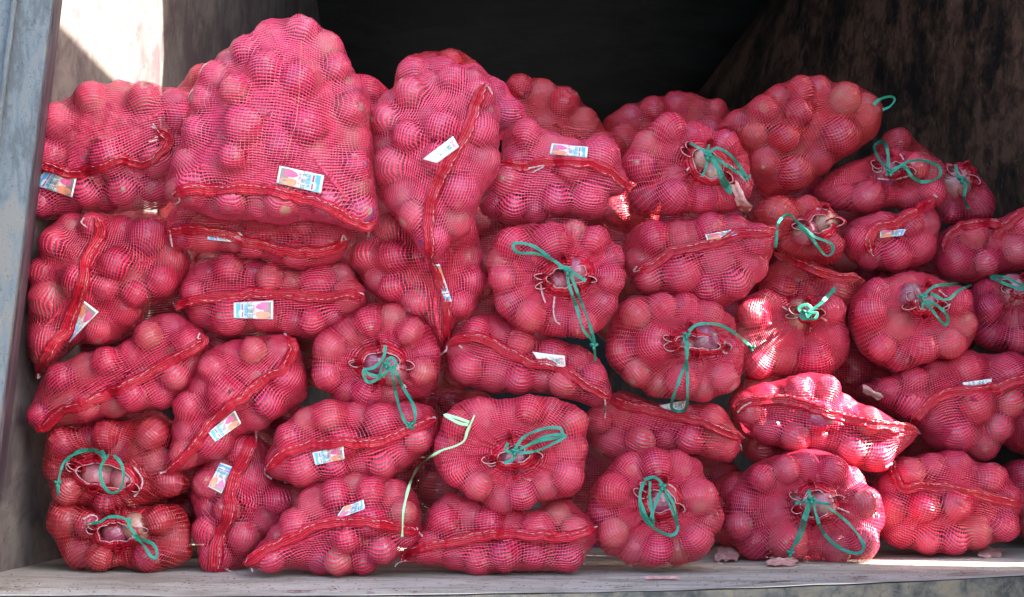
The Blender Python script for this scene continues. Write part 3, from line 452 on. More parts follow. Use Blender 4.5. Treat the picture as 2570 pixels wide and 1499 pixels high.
def build(sp, idx):
    r = np.random.default_rng(100+idx)
    O = spl(pts(sp['o']), 6, True); cen = O.mean(0)
    tO = np.roll(O, -2, 0)-np.roll(O, 2, 0); nO = np.stack([tO[:, 1], -tO[:, 0]], 1); nO /= np.linalg.norm(nO, axis=1)[:, None]+1e-9
    if (nO*(O-cen)).sum() < 0: nO = -nO
    O = O+nO*sp.get('inf', 3.5)
    Yc = rowY(*cen)+sp.get('dy', 0)
    if sp.get('fill') == 2: Yc = Yc+.42
    elif sp.get('fill'): Yc = max(3.58+.30*(1.62-(cen[0]*K-CX)/FPX*4.1)+.22, Yc+.60)
    s = Yc*SRC       # metres per tracing unit
    poly3 = P(O[:, 0], O[:, 1], Yc); poly = poly3[:, [0, 2]]
    tied = sp.get('m') is not None
    if tied: mo = spl(pts(sp['m']), 5, True); mo = mo.mean(0)+(mo-mo.mean(0))*sp.get('ms', .72); mo3 = P(mo[:, 0], mo[:, 1], Yc-.08)[:, [0, 2]]; c = mo3.mean(0)
    else:
        bb = O; gx = r.uniform(poly.min(0), poly.max(0), (900, 2)); D, ins = seg_dist(gx, poly); D[~ins] = 0
        wts = D**2; c = (gx*wts[:, None]).sum(0)/wts.sum()
    per = np.linalg.norm(poly-np.roll(poly, -1, 0), axis=1).sum()
    NT = int(np.clip(per/(4.6*s), 60, 300)); th = np.arange(NT)*2*math.pi/NT; ro = polar(poly, c, th); ro = (np.roll(ro, 1)+2*ro+np.roll(ro, -1))/4
    NR = int(np.clip(ro.mean()/(4.6*s), 14, 60)); NBk = max(8, NR//3)
    rho0 = 0.0
    if tied: rm = polar(mo3, c, th); rm = np.convolve(np.r_[rm[-3:], rm, rm[:3]], np.ones(7)/7, 'same')[3:-3]; r0 = np.clip(rm/ro, .03, .6)
    else: r0 = np.full(NT, .03)
    k = np.linspace(0, 1, NR+1); kk = (k*.55+.45*np.sin(k*math.pi/2))
    rf = r0[None]+(1-r0[None])*kk[:, None]
    kb = np.linspace(0, 1, NBk+1)[1:]; rb = 1-.97*(1-np.cos(kb*math.pi/2)); rb = np.repeat(rb[:, None], NT, 1)
    rr = np.r_[rf, rb]; NJ = len(rr)
    xz = c+rr[..., None]*ro[None, :, None]*np.stack([np.cos(th), np.sin(th)], -1)[None]
    gx = np.random.default_rng(5).uniform(poly.min(0), poly.max(0), (1500, 2)); Dg, ing = seg_dist(gx, poly); Dmax = Dg[ing].max()
    D, ins = seg_dist(xz.reshape(-1, 2), poly); D = D.reshape(NJ, NT)
    def prof(D_, rho):
        a = (1-(1-np.clip(D_/Dmax, 0, 1))**2.1)**(1/2.1); b2 = (1-np.clip(rho, 0, 1)**2.3)**(1/2.3); return .6*a+.4*b2
    T = sp.get('T', .96)*Dmax
    h = T*prof(D, rr); h[NR+1:] *= -1.15; h[NR] = 0
    if tied:                                            # funnel towards the mouth
        rel = (rr-r0[None])*ro[None]; h[:NR+1] -= (.018*np.exp(-(rel/.045)**2))[:NR+1]
    base = np.stack([xz[..., 0], Yc-h, xz[..., 1]], -1)
    # normals
    du = np.roll(base, -1, 1)-np.roll(base, 1, 1); dv = np.gradient(base, axis=0); N = np.cross(du, dv)
    N /= np.linalg.norm(N, axis=-1)[..., None]+1e-12
    cc = np.array([c[0], Yc, c[1]]); 
    if (N*(base-cc)).sum() < 0: N = -N
    # onions: list first, then packing
    on = []
    def dadd(x, z, ra, force=False, bare=False, dd=None):
        q = np.array([[x, z]]); D_, i_ = seg_dist(q, poly)
        if not i_[0] and not force: return False
        tt = math.atan2(z-c[1], x-c[0]); ri = np.interp(tt % (2*math.pi), np.r_[th, 2*math.pi], np.r_[ro, ro[0]]); rho = math.hypot(x-c[0], z-c[1])/max(ri, 1e-6)
        hh = T*float(prof(D_[0], min(rho, 1)))
        if D_[0] < ra*.95:
            if D_[0] < ra*.6 and not force: return False
            ra = max(D_[0], ra*.6)
        for push in ((0, .008, .016, .026, .038) if not force else (0,)):
            y = Yc-max(hh-ra*1.0-push, -.02)
            if dd is not None: y = dd
            p_ = np.array([x, y, z])
            if force or all(np.linalg.norm(p_-o[0]) > .88*(ra+o[1]) for o in on):
                on.append((p_, ra, bare)); return True
        return False
    if sp.get('on'):
        v = np.array([float(x) for x in sp['on'].replace(';', ' ').replace(',', ' ').split()]).reshape(-1, 3)
        for x, y, ra in v:
            q = P(x, y, Yc-.1); dadd(q[0], q[2], ra*s, True)
    if tied:
        nm = sp.get('nm', 2); cm = P(*mo.mean(0), Yc-.1); wid = mo3[:, 0].max()-mo3[:, 0].min(); hm_ = mo3[:, 1].max()-mo3[:, 1].min()
        for k_ in range(nm):
            off = (k_-(nm-1)/2.)*.058; ang = sp.get('ma', 0.3)
            x = cm[0]+off*math.cos(ang); z = cm[2]+off*math.sin(ang)
            tloc = T*.93
            on.append((np.array([x+r.uniform(-.008, .008), Yc-(tloc-.062-.012*(nm == 1)+.008*r.uniform(-1, 1)), z+r.uniform(-.008, .008)]), r.uniform(.035, .042) if nm > 1 else .052, True))
    rbase = sp.get('r', 45)*s
    stepD = 0
    ring = np.arange(0, len(poly), 1); ring = np.roll(ring, r.integers(len(ring)))
    cp = poly.mean(0)
    for i in ring:
        ra = rbase*r.uniform(.74, 1.10); nx = poly[(i+2) % len(poly)]-poly[i-2]; nx = np.array([-nx[1], nx[0]]); nx /= np.linalg.norm(nx)+1e-9
        ins_ = ra+s*r.uniform(0, 13); q = poly[i]+nx*ins_
        if not seg_dist(q[None], poly)[1][0]: q = poly[i]-nx*ins_
        D_, i_ = seg_dist(q[None], poly)
        if i_[0] and D_[0] > ra*.8: dadd(q[0], q[1], ra)
    lo, hi = poly.min(0), poly.max(0)
    for _ in range(260):
        ra = rbase*r.uniform(.70, 1.14); q = r.uniform(lo, hi)
        if all(math.hypot(q[0]-o[0][0], q[1]-o[0][2]) > sp.get('pk', .84)*(ra+o[1]) for o in on): dadd(q[0], q[1], ra)
    nfront = len(on)
    for _ in range(60):                                 # second layer seen through the gaps
        if len(on)-nfront >= sp.get('n2', 7): break
        ra = rbase*r.uniform(.85, 1.05); q = r.uniform(lo, hi); D_, i_ = seg_dist(q[None], poly)
        if not i_[0] or D_[0] < ra*1.2: continue
        p_ = np.array([q[0], Yc-(T*float(prof(D_[0], .3))-ra-.085), q[1]])
        if all(np.linalg.norm(p_-o[0]) > .8*(ra+o[1]) for o in on): on.append((p_, ra, False))
    # membrane over the onions
    edge_ = np.clip(D/(1.3*rbase), 0, 1); tmax = rbase*(.22+.50*edge_); t = tmax.copy()
    for p_, ra, _ in on:
        if _ : continue
        w_ = base-p_; b_ = (w_*N).sum(-1); d2 = (w_**2).sum(-1)-b_**2; ok = d2 < (ra*1.03)**2
        ti = b_-np.sqrt(np.maximum((ra*1.03)**2-d2, 0)); t = np.where(ok, np.minimum(t, ti-.0015), t)
    t = np.maximum(t, -.012); obs = t.copy()
    if not tied:
        drr = ro.mean()*(rr[1, 0]-rr[0, 0])
        def csm(t):
            for j in range(0, 9):
                k_ = int(min(NT//2-1, max(0, drr/(ro.mean()*rr[j, 0]*2*math.pi/NT))))
                if k_ > 0: p_ = np.r_[t[j, -k_:], t[j], t[j, :k_]]; t[j] = np.convolve(p_, np.ones(2*k_+1)/(2*k_+1), 'valid')
            t[0] = t[0].mean(); return t
    for _ in range(sp.get('relax', 18)):
        m_ = (np.roll(t, 1, 1)+np.roll(t, -1, 1)+np.vstack([t[1:2], t[:-1]])+np.vstack([t[1:], t[-2:-1]]))/4
        t = np.minimum(obs, m_)
    for _ in range(26):                                 # the net is drawn tight round the rim
        m_ = (np.roll(t, 1, 1)+np.roll(t, -1, 1)+np.vstack([t[1:2], t[:-1]])+np.vstack([t[1:], t[-2:-1]]))/4
        t = np.where(edge_ < .75, np.minimum(obs, m_), t)
    if not tied: t = csm(t)
    for _ in range(2):
        m_ = (np.roll(t, 1, 1)+np.roll(t, -1, 1)+np.vstack([t[1:2], t[:-1]])+np.vstack([t[1:], t[-2:-1]]))/4; t = .5*t+.5*m_
    if tied:
        kf = r.integers(9, 13); ph = r.uniform(0, 6); rel = (rr-r0[None])*ro[None]
        pl = np.sin(th*kf+ph+1.3*np.sin(2*th+ph))+.5*np.sin(th*(2*kf+3)+ph*2)+.4*np.sin(th*(4*kf+1))
        t = t+(.0068*np.exp(-rel/.036)*pl[None])*(rr < 1)*(np.arange(NJ)[:, None] <= NR)
    # small wrinkles
    wr = sum(np.sin(base[..., 0]*a_+base[..., 2]*b2+c_)*.0005 for a_, b2, c_ in [(r.uniform(-260, 260), r.uniform(-260, 260), r.uniform(0, 6)) for _ in range(5)])
    t = t+wr
    surf = base-N*t[..., None]
    if not tied: surf[0] = surf[0]*.3+surf[0].mean(0)*.7
    if sp.get('fill'): surf[..., 2] = np.maximum(surf[..., 2], .006)
    # uv
    hb = -t+rbase*.4
    if tied:
        Rm = ro.mean()*.85; NU = round(2*math.pi*Rm/.0078); U = np.arange(NT+1)*NU/NT; U = np.repeat(U[None], NJ, 0)
        seg = np.linalg.norm(np.diff(base, axis=0), axis=-1); sv = np.r_[np.zeros((1, NT)), np.cumsum(seg, 0)]; sv = sv+.22*hb
        Vv = np.c_[sv, sv[:, :1]]/.0066
    else:
        se = pts(sp['s']) if sp.get('s') else None
        if se is not None: dvec = P(*se[-1], Yc)-P(*se[0], Yc); ang = math.atan2(dvec[2], dvec[0])
        else: ang = R(sp.get('ang', 0))
        a_ = (xz[..., 0]-c[0])*math.cos(ang)+(xz[..., 1]-c[1])*math.sin(ang); b2 = -(xz[..., 0]-c[0])*math.sin(ang)+(xz[..., 1]-c[1])*math.cos(ang)
        Ra, Rb = np.abs(a_).max(), np.abs(b2).max(); hd = np.sqrt((h/T)**2+.16)
        u_ = Ra*np.arctan2(a_, hd*Ra); v_ = Rb*np.arctan2(b2, hd*Rb)+.22*hb
        u_ = np.where(h < 0, np.sign(a_)*(2.2*Ra)-u_, u_); v_ = np.where(h < 0, np.sign(b2)*(2.2*Rb)-v_, v_)
        U = np.c_[u_, u_[:, :1]]/.0078; Vv = np.c_[v_, v_[:, :1]]/.0066
    V = surf.reshape(-1, 3); F = []; UV = []
    jj, ii = np.meshgrid(np.arange(NJ-1), np.arange(NT), indexing='ij'); jj = jj.ravel(); ii = ii.ravel(); i2 = (ii+1) % NT
    F = np.stack([jj*NT+ii, (jj+1)*NT+ii, (jj+1)*NT+i2, jj*NT+i2], 1)
    UVq = np.stack([np.stack([U[jj, ii], Vv[jj, ii]], -1), np.stack([U[jj+1, ii], Vv[jj+1, ii]], -1), np.stack([U[jj+1, ii+1], Vv[jj+1, ii+1]], -1), np.stack([U[jj, ii+1], Vv[jj, ii+1]], -1)], 1)
    bvh = BVHTree.FromPolygons(V.tolist(), F[:NR*NT].tolist()+([] if tied else [list(range(NT))]))
    if sp.get('hole'):
        fc = surf[jj, ii]; d = fc-np.array([0, 0, CH]); hp = spl(pts(sp['hole']), 5, True)
        den = d[:, 1]*ct+d[:, 2]*st; px = (d[:, 0]/den*FPX+CX)/K; py = (CY-(-d[:, 1]*st+d[:, 2]*ct)/den*FPX)/K
        _, inh = seg_dist(np.stack([px, py], 1), hp); keep = ~(inh & (jj < NR)); F = F[keep]; UVq = UVq[keep]
    Fl = F.tolist(); uvl = UVq.reshape(-1, 2)
    if not tied:
        Fl.append(list(range(NT-1, -1, -1))); uvl = np.r_[uvl, np.stack([U[0, :NT], Vv[0, :NT]], 1)[::-1]]
    Fl.append([(NJ-1)*NT+i for i in range(NT)]); uvl = np.r_[uvl, np.stack([U[-1, :NT], Vv[-1, :NT]], 1)]
    zb = V[:, 2].min()
    root = empty('onion_sack', (float(c[0]), float(Yc), float(zb)), label=sp['l'], category='onion sack', group='red net sacks of onions stacked in the truck box')
    # face orientation outwards
    st_a = np.clip((obs-t)/(.35*rbase), 0, 1).ravel()
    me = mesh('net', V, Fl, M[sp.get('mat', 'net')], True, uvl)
    at_ = me.attributes.new('stretch', 'FLOAT', 'POINT'); at_.data.foreach_set('value', st_a.astype(np.float32))
    k0 = me.polygons[NT//3+NT*(NR//2)]
    if k0.normal.dot(Vector(N[NR//2, NT//3])) < 0: me.flip_normals()
    link('net', me, root)
    for p_, ra, bare in on:
        src = OMO if bare else OM
        o = bpy.data.objects.new('onion', src[r.integers(len(src))]); COL.objects.link(o); o.parent = root
        o.location = Vector(p_)-root.location; k_ = ra/.042; o.scale = (k_, k_, k_*r.uniform(.92, 1.0))
        o.rotation_euler = tuple(r.uniform(0, 6.28, 3)) if not bare else (R(r.uniform(60, 140)), r.uniform(-.5, .5), r.uniform(0, 6))
        if bare: o['label'] = 'bare purple onion showing in the tied mouth'
    S_ = Sack(); S_.sp = sp; S_.root = root; S_.bvh = bvh; S_.Yc = Yc; S_.s = s; S_.T = T; S_.V = V; S_.F = F; S_.r = r; S_.tied = tied
    S_.mo = mo if tied else None
    ALL.append(S_); return S_
CO = Vector((0, 0, CH))
def depth_along(q, bvh, fallback, win=3, smooth=4):
    """depth Y of the front-most surface met along a traced path"""
    Y = np.full(len(q), np.nan); D = raydir(q[:, 0], q[:, 1])
    for i, d in enumerate(D):
        hit = bvh.ray_cast(CO, Vector(d))
        if hit[0] is not None: Y[i] = hit[0].y
    if np.isnan(Y).all(): Y[:] = fallback
    idx = np.arange(len(Y)); ok = ~np.isnan(Y); Y = np.interp(idx, idx[ok], Y[ok])
    p_ = np.pad(Y, win, 'edge'); Y = np.min([p_[k:k+len(Y)] for k in range(2*win+1)], axis=0)
    if smooth: p_ = np.pad(Y, smooth, 'edge'); Y = np.convolve(p_, np.ones(2*smooth+1)/(2*smooth+1), 'valid')
    return Y
def ribbon(q, Y, wpx, prof, twist=None):
    """closed band: q traced centre line, Y depth, wpx widths, prof list of (across -1..1, lift m)"""
    n = len(q); c = P(q[:, 0], q[:, 1], Y); s = (Y*SRC)
    t = np.gradient(c, axis=0); t /= np.linalg.norm(t, axis=1)[:, None]+1e-9
    vw = np.array([0, 0, CH])-c; vw /= np.linalg.norm(vw, axis=1)[:, None]
    a = np.cross(t, vw); a /= np.linalg.norm(a, axis=1)[:, None]+1e-9
    if twist is not None:
        ca, sa = np.cos(twist)[:, None], np.sin(twist)[:, None]; a, vw = a*ca+vw*sa, vw*ca-a*sa
    m = len(prof); V = np.zeros((n, m, 3))
    for k, (x, h) in enumerate(prof):
        hh = h(np.arange(n)) if callable(h) else h
        V[:, k] = c+a*(x*wpx*.5*s)[:, None]+vw*np.broadcast_to(hh, (n,))[:, None]
    F = []; UV = []; L = np.r_[0, np.cumsum(np.linalg.norm(np.diff(c, axis=0), axis=1))]/.006
    for i in range(n-1):
        for k in range(m):
            k2 = (k+1) % m; F.append([i*m+k, i*m+k2, (i+1)*m+k2, (i+1)*m+k])
            va, vb = k*.75, (k+1)*.75; UV += [(L[i], va), (L[i], vb), (L[i+1], vb), (L[i+1], va)]
    F.append(list(range(m))[::-1]); F.append([(n-1)*m+k for k in range(m)]); UV += [(0, 0)]*(2*m)
    return V.reshape(-1, 3), F, UV, c, a, vw
def string(q, name, mat, parent, bvh, rpx, lift=.004, lump=.25, fb=3.4, seed=0, step=3.0, win=2, **kw):
    q = spl(q, step); Y = depth_along(q, bvh, fb, win, 2)-lift; c = P(q[:, 0], q[:, 1], Y)
    rad = rpx*Y*SRC*(1+lump*np.sin(np.arange(len(q))*1.7)+noise1(len(q), 3, seed, lump))
    V, F = tube(c, rad, 6); return link(name, mesh(name, V, F, mat), parent, **kw)
def seam(S_):
    sp = S_.sp; q = spl(pts(sp['s']), 2.6); n = len(q); sd = hash(sp['s']) % 999 if False else int(q[0, 0]*7+q[0, 1]) % 999
    r = np.random.default_rng(sd)
    tn = np.gradient(q, axis=0); tn /= np.linalg.norm(tn, axis=1)[:, None]; nr = np.stack([-tn[:, 1], tn[:, 0]], 1)
    q = q+nr*(noise1(n, 9, sd, 3.0)+noise1(n, 4, sd+1, 1.2))[:, None]
    Y = depth_along(q, S_.bvh, S_.Yc, 2, 3)-.002
    wd = sp.get('sw', 27)*(1+noise1(n, 8, sd+2, .16)+noise1(n, 3, sd+3, .07)); e = np.clip(np.minimum(np.arange(n), np.arange(n)[::-1])/6., .45, 1); wd = wd*e
    puck = (np.sin(np.arange(n)*1.1+noise1(n, 4, sd, 2.6))*.0005+noise1(n, 3, sd+11, .0009)); lo = noise1(n, 10, sd+5, .0018)
    f = lambda b_: (lambda i: b_+puck*1.0+lo)
    prof = [(-1, 0.0), (-.86, f(.0050)), (-.5, f(.0072)), (-.12, f(.0050)), (.05, f(.0022)), (.25, f(.0050)), (.62, f(.0070)), (.9, f(.0046)), (1.0, 0.0), (.4, -.006), (-.4, -.006)]
    V, F, UV, c, a, vw = ribbon(q, Y, wd, prof)
    link('seam', mesh('seam', V, F, M['hem'], True, UV), S_.root)
    # white stitching, dash by dash
    side = sp.get('ss', -.45); V2 = []; F2 = []; off = 0; i = r.integers(0, 3)
    hh = .0095
    cc = c+a*(side*wd*.5*S_.s)[:, None]+vw*(hh+puck+lo)[:, None]+a*noise1(n, 6, sd+8, .0016)[:, None]
    while i < n-3:
        ln = r.integers(3, 7); 
        seg = cc[i:min(i+ln, n)]
        if len(seg) >= 2 and r.random() > .25:
            V_, F_ = tube(seg, .00062, 4); V2.append(V_); F2 += [[x+off for x in f_] for f_ in F_]; off += len(V_)
        i += ln+r.integers(1, 3)
    if V2: link('stitching', mesh('stitching', np.concatenate(V2), F2, M['stitch']), S_.root, kind='stuff')
    # frayed loose thread under the hem
    return c
TXT = {}
def glyphs(body):
    if body in TXT: return TXT[body]
    cu = bpy.data.curves.new('t', 'FONT'); cu.body = body; cu.size = 1; cu.align_x = 'CENTER'; cu.align_y = 'CENTER'; cu.resolution_u = 1
    o = bpy.data.objects.new('t', cu); COL.objects.link(o); dg = bpy.context.evaluated_depsgraph_get(); dg.update()
    me = bpy.data.meshes.new_from_object(o.evaluated_get(dg)); V = np.array([v.co[:2] for v in me.vertices]); F = [list(p.vertices) for p in me.polygons]
    bpy.data.objects.remove(o); bpy.data.curves.remove(cu); bpy.data.meshes.remove(me); TXT[body] = (V.reshape(-1, 2), F); return TXT[body]
def tag(S_, spec, G):
    v = spec.split('|'); q = pts(v[1]); back = v[0] == 'b'; NU_, NV_ = 12, 5
    # depths over the quad
    def bil(s_, t_): s_ = np.asarray(s_)[..., None]; t_ = np.asarray(t_)[..., None]; return (1-s_)*(1-t_)*q[0]+s_*(1-t_)*q[1]+s_*t_*q[2]+(1-s_)*t_*q[3]
    s_, t_ = np.meshgrid(np.linspace(0, 1, NU_+1), np.linspace(0, 1, NV_+1)); px = bil(s_, t_)
    Y = np.full(s_.shape, np.nan); D = raydir(px[..., 0], px[..., 1])
    for i in np.ndindex(Y.shape):
        h_ = S_.bvh.ray_cast(CO, Vector(D[i]))
        if h_[0] is not None: Y[i] = h_[0].y
    Y[np.isnan(Y)] = np.nanmean(Y) if not np.isnan(Y).all() else S_.Yc-.1
    Y0 = Y.copy()
    for _ in range(14):
        Pp = np.pad(Y, 1, 'edge'); Y = np.minimum((Pp[1:-1, :-2]+Pp[1:-1, 2:]+Pp[:-2, 1:-1]+Pp[2:, 1:-1])/4, Y0)
    Pp = np.pad(Y, 1, 'edge'); Y = (Pp[1:-1, :-2]+Pp[1:-1, 2:]+Pp[:-2, 1:-1]+Pp[2:, 1:-1])/4
    Y = Y-.0035+.002*np.sin(s_*9+q[0, 0])
    def at(s1, t1, up):
        pp = bil(s1, t1); gx = np.clip(np.asarray(s1), 0, 1)*NU_; gy = np.clip(np.asarray(t1), 0, 1)*NV_; i0 = np.minimum(gx.astype(int), NU_-1); j0 = np.minimum(gy.astype(int), NV_-1); fx_, fy_ = gx-i0, gy-j0
        yy = (1-fx_)*(1-fy_)*Y[j0, i0]+fx_*(1-fy_)*Y[j0, i0+1]+fx_*fy_*Y[j0+1, i0+1]+(1-fx_)*fy_*Y[j0+1, i0]
        return P(pp[..., 0], pp[..., 1], yy-up)
    V = at(s_, t_, 0).reshape(-1, 3); V2 = at(s_, t_, -.0006).reshape(-1, 3); n = len(V); F = []
    for j in range(NV_):
        for i in range(NU_): a = j*(NU_+1)+i; F += [[a, a+1, a+NU_+2, a+NU_+1], [n+a, n+a+NU_+1, n+a+NU_+2, n+a+1]]
    ring = [i for i in range(NU_+1)]+[j*(NU_+1)+NU_ for j in range(1, NV_+1)]+[NV_*(NU_+1)+i for i in range(NU_-1, -1, -1)]+[j*(NU_+1) for j in range(NV_-1, 0, -1)]
    F += [[ring[k], ring[k-1], n+ring[k-1], n+ring[k]] for k in range(len(ring))]
    lab = 'white back of a crumpled paper tag with green and red lettering' if back else 'white printed paper tag with pink onion picture and blue end'
    if len(v) > 2 and v[2]: lab = v[2]
    to = link('paper_tag', mesh('paper_tag', np.r_[V, V2], F, M['paper']), S_.root, label=lab)
    L = np.linalg.norm(q[1]-q[0]); H_ = max(12, np.linalg.norm(q[3]-q[0])); LT = 122.; asp = L/ max(H_, 1)
    Vs, Fs, Ms = [], [], []; mats = ['p_grey', 'p_pink', 'p_orange', 'p_red', 'p_teal', 'p_light', 'p_blue', 'p_white']
    off = [0]
    def rect(x0, y0, x1, y1, m, lay):
        nx = max(1, int((x1-x0)*12)); ny = max(1, int((y1-y0)*5)); xs, yy = np.meshgrid(np.linspace(x0, x1, nx+1), np.linspace(y0, y1, ny+1)); Vv_ = at(xs, yy, lay).reshape(-1, 3); Vs.append(Vv_)
        for j in range(ny):
            for i in range(nx): a = off[0]+j*(nx+1)+i; Fs.append([a, a+1, a+nx+2, a+nx+1]); Ms.append(mats.index(m))
        off[0] += len(Vv_)
    def blob(cx_, cy_, rx, ry, m, lay, sd=1, ymax=1.0):
        a = np.linspace(0, 2*math.pi, 19)[:-1]; k_ = 1+.10*np.sin(3*a+sd)+.05*np.sin(7*a)
        x = np.r_[cx_, cx_+rx*np.cos(a)*k_]; y = np.clip(np.r_[cy_, cy_+ry*np.sin(a)*k_], 0.03, ymax); Vs.append(at(x, y, lay))
        for i in range(18): Fs.append([off[0], off[0]+1+i, off[0]+1+(i+1) % 18]); Ms.append(mats.index(m))
        off[0] += 19
    def text(body, cx_, cy_, size, m, lay, rot=True):
        Vg, Fg = glyphs(body)
        if not len(Vg): return
        x, y = Vg[:, 0]*size, Vg[:, 1]*size
        if rot: sx_, sy_ = cx_+y/L, cy_+x/H_       # rotated a quarter turn: reads down the tag
        else: sx_, sy_ = cx_+x/L, cy_-y/H_
        k_ = [all(-.02 < sx_[i] < 1.02 and -.02 < sy_[i] < 1.02 for i in f_) for f_ in Fg]
        Vs.append(at(sx_, sy_, lay)); 
        for f_, ok in zip(Fg, k_):
            if ok: Fs.append([off[0]+i for i in f_]); Ms.append(mats.index(m))
        off[0] += len(Vg)
    if not back:
        rect(.05, .07, .24, .97, 'p_grey', .0006); blob(.27, .30, .155, .22, 'p_pink', .0010, 1); blob(.26, .78, .19, .22, 'p_orange', .0010, 4, .99)
        rect(.64, .06, .94, .97, 'p_light', .0006); rect(.83, .06, .94, .97, 'p_blue', .0010); rect(.765, .12, .80, .50, 'p_red', .0012); rect(.765, .60, .80, .92, 'p_red', .0012)
        blob(.83, .68, .035, .22, 'p_white', .0014, 2)
        text('优质红皮', .475, .5, 7.5, 'p_red', .0008); text('洋溜自', .575, .52, 16, 'p_teal', .0008); text('中国甘肃', .68, .5, 8, 'p_teal', .0012)
    else:
        text('全网', .86, .48, 13, 'p_red', .0008); text('葱', .66, .55, 22, 'p_teal', .0008); text('三令', .52, .4, 9, 'p_teal', .0008); text('净重', .36, .5, 8, 'p_teal', .0008); text('产地', .2, .5, 7, 'p_teal', .0008)
    pm = mesh('print', np.concatenate(Vs), Fs, [M[x] for x in mats], False, None, Ms)
    po = link('print', pm, None); po.parent = to
def collar(S_):
    """gathered hem round the open mouth with its white drawstring"""
    sp = S_.sp; mo = S_.mo; r = S_.r; n = 150; c = mo.mean(0)
    L = np.r_[0, np.cumsum(np.linalg.norm(np.diff(np.r_[mo, mo[:1]], axis=0), axis=1))]; mm = np.r_[mo, mo[:1]]
    s_ = np.linspace(0, L[-1], n+1)[:-1]; q = np.stack([np.interp(s_, L, mm[:, k]) for k in (0, 1)], 1)
    nr = q-c; nr /= np.linalg.norm(nr, axis=1)[:, None]; th = np.arange(n)*2*math.pi/n; kf = r.integers(3, 6); ph = r.uniform(0, 6)
    wave = np.sin(kf*th+ph+1.2*np.sin(2*th)); wave2 = np.sin((2*kf+1)*th+ph)
    amp = 4.5+2.5*np.sin(3*th+ph)
    rings = []; 
    Ym = depth_along(q+nr*9, S_.bvh, S_.Yc-S_.T*.9, 3, 6)
    for f_, lift in ((-.12, -.004), (0, .010), (.12, .0165), (.45, .0155), (.8, .010), (1.15, .002), (1.3, -.006)):
        rad = f_*19-3+(1-f_)*wave*amp*.6-wave2*1.2
        qq = q+nr*rad[:, None]; Yy = Ym-lift-.0045*wave*(1-abs(f_-.3))-.002*wave2+.004*f_
        rings.append(P(qq[:, 0], qq[:, 1], Yy))
    Rg = np.array(rings); m = len(Rg); V = Rg.reshape(-1, 3); F = []; UV = []; pl = s_[-1]*S_.s/.006
    for j in range(m-1):
        for i in range(n):
            i2 = (i+1) % n; F.append([j*n+i, j*n+i2, (j+1)*n+i2, (j+1)*n+i]); ua, ub = i/n*round(pl), (i+1)/n*round(pl); UV += [(ua, j*.8), (ub, j*.8), (ub, j*.8+.8), (ua, j*.8+.8)]
    link('collar', mesh('collar', V, F, M['hem'], True, UV), S_.root)
    for kq in range(sp.get('fr', 5)):                   # gathered frills standing up round the mouth
        i = int((kq+r.uniform(-.25, .25))*n/sp.get('fr', 4)) % n; ctr = q[i]+nr[i]*r.uniform(9, 16); a0 = math.atan2(nr[i, 1], nr[i, 0]); al = r.uniform(12, 24); bl = r.uniform(7, 12)
        an = np.linspace(0, 2*math.pi, 26)[:-1]; lp_ = np.stack([al*np.cos(an)*(1+.12*np.sin(2*an)), bl*np.sin(an)], 1); ca_, sa_ = math.cos(a0), math.sin(a0)
        lp_ = np.stack([lp_[:, 0]*ca_-lp_[:, 1]*sa_, lp_[:, 0]*sa_+lp_[:, 1]*ca_], 1)
        rg = []
        for sc_, up_ in ((1.25, -.004), (1.12, .010), (1.0, .021), (.88, .020), (.80, .006)):
            e = ctr+lp_*sc_; rg.append(P(e[:, 0], e[:, 1], np.full(25, Ym[i])-up_-.003*np.sin(3*an+kq)))
        rg = np.array(rg); Vf = rg.reshape(-1, 3); Ff = []; Uf = []
        for j in range(4):
            for ii_ in range(25):
                i3 = (ii_+1) % 25; Ff.append([j*25+ii_, j*25+i3, (j+1)*25+i3, (j+1)*25+ii_]); Uf += [(ii_*.8, j*.8), (ii_*.8+.8, j*.8), (ii_*.8+.8, j*.8+.8), (ii_*.8, j*.8+.8)]
        link('frill', mesh('frill', Vf, Ff, M['hem'], True, Uf), S_.root)
        if kq % 2: continue
        ce = np.roll((rg[2]+rg[3])/2, 6+int(r.integers(0, 4)), 0)[:13]+np.array([0, -.0015, 0]); Vf, Ff = tube(ce, .00105, 5); link('drawstring', mesh('drawstring', Vf, Ff, M['cord']), S_.root)
    cp = (Rg[1]*.5+Rg[2]*.5)+np.array([0, -.0022, 0]); V, F = tube(cp, .00125*(1+.2*np.sin(np.arange(n)*1.9)), 6, True)
    link('drawstring', mesh('drawstring', V, F, M['cord']), S_.root)
def tie(S_, path, wpx=9.0, lift=.012, mat='tie', seed=1, name='tie'):
    q = spl(path, 3.2); n = len(q); Y = depth_along(q, GB, S_.Yc-.1, 5, 5); e = np.sin(np.linspace(0, math.pi, n))
    Y = Y-lift*(.5+.7*e)
    if S_.tied:
        dm = np.linalg.norm(q-S_.mo.mean(0), axis=1); cap = S_.Yc-S_.T*.93-.022; f_ = np.clip((75-dm)/25., 0, 1); Y = np.where(Y > cap, Y*(1-f_)+cap*f_, Y)
    tw = noise1(n, 13, seed, 1.0); wd = wpx*1.0*(1+noise1(n, 6, seed+3, .16))
    prof = [(-1, 0), (-.55, .0007), (-.05, .0002), (.5, .0006), (1, 0), (.5, -.0004), (-.5, -.0004)]
    V, F, UV, *_ = ribbon(q, Y, wd*np.ones(n), prof, tw)
    link(name, mesh(name, V, F, M[mat], False), S_.root)
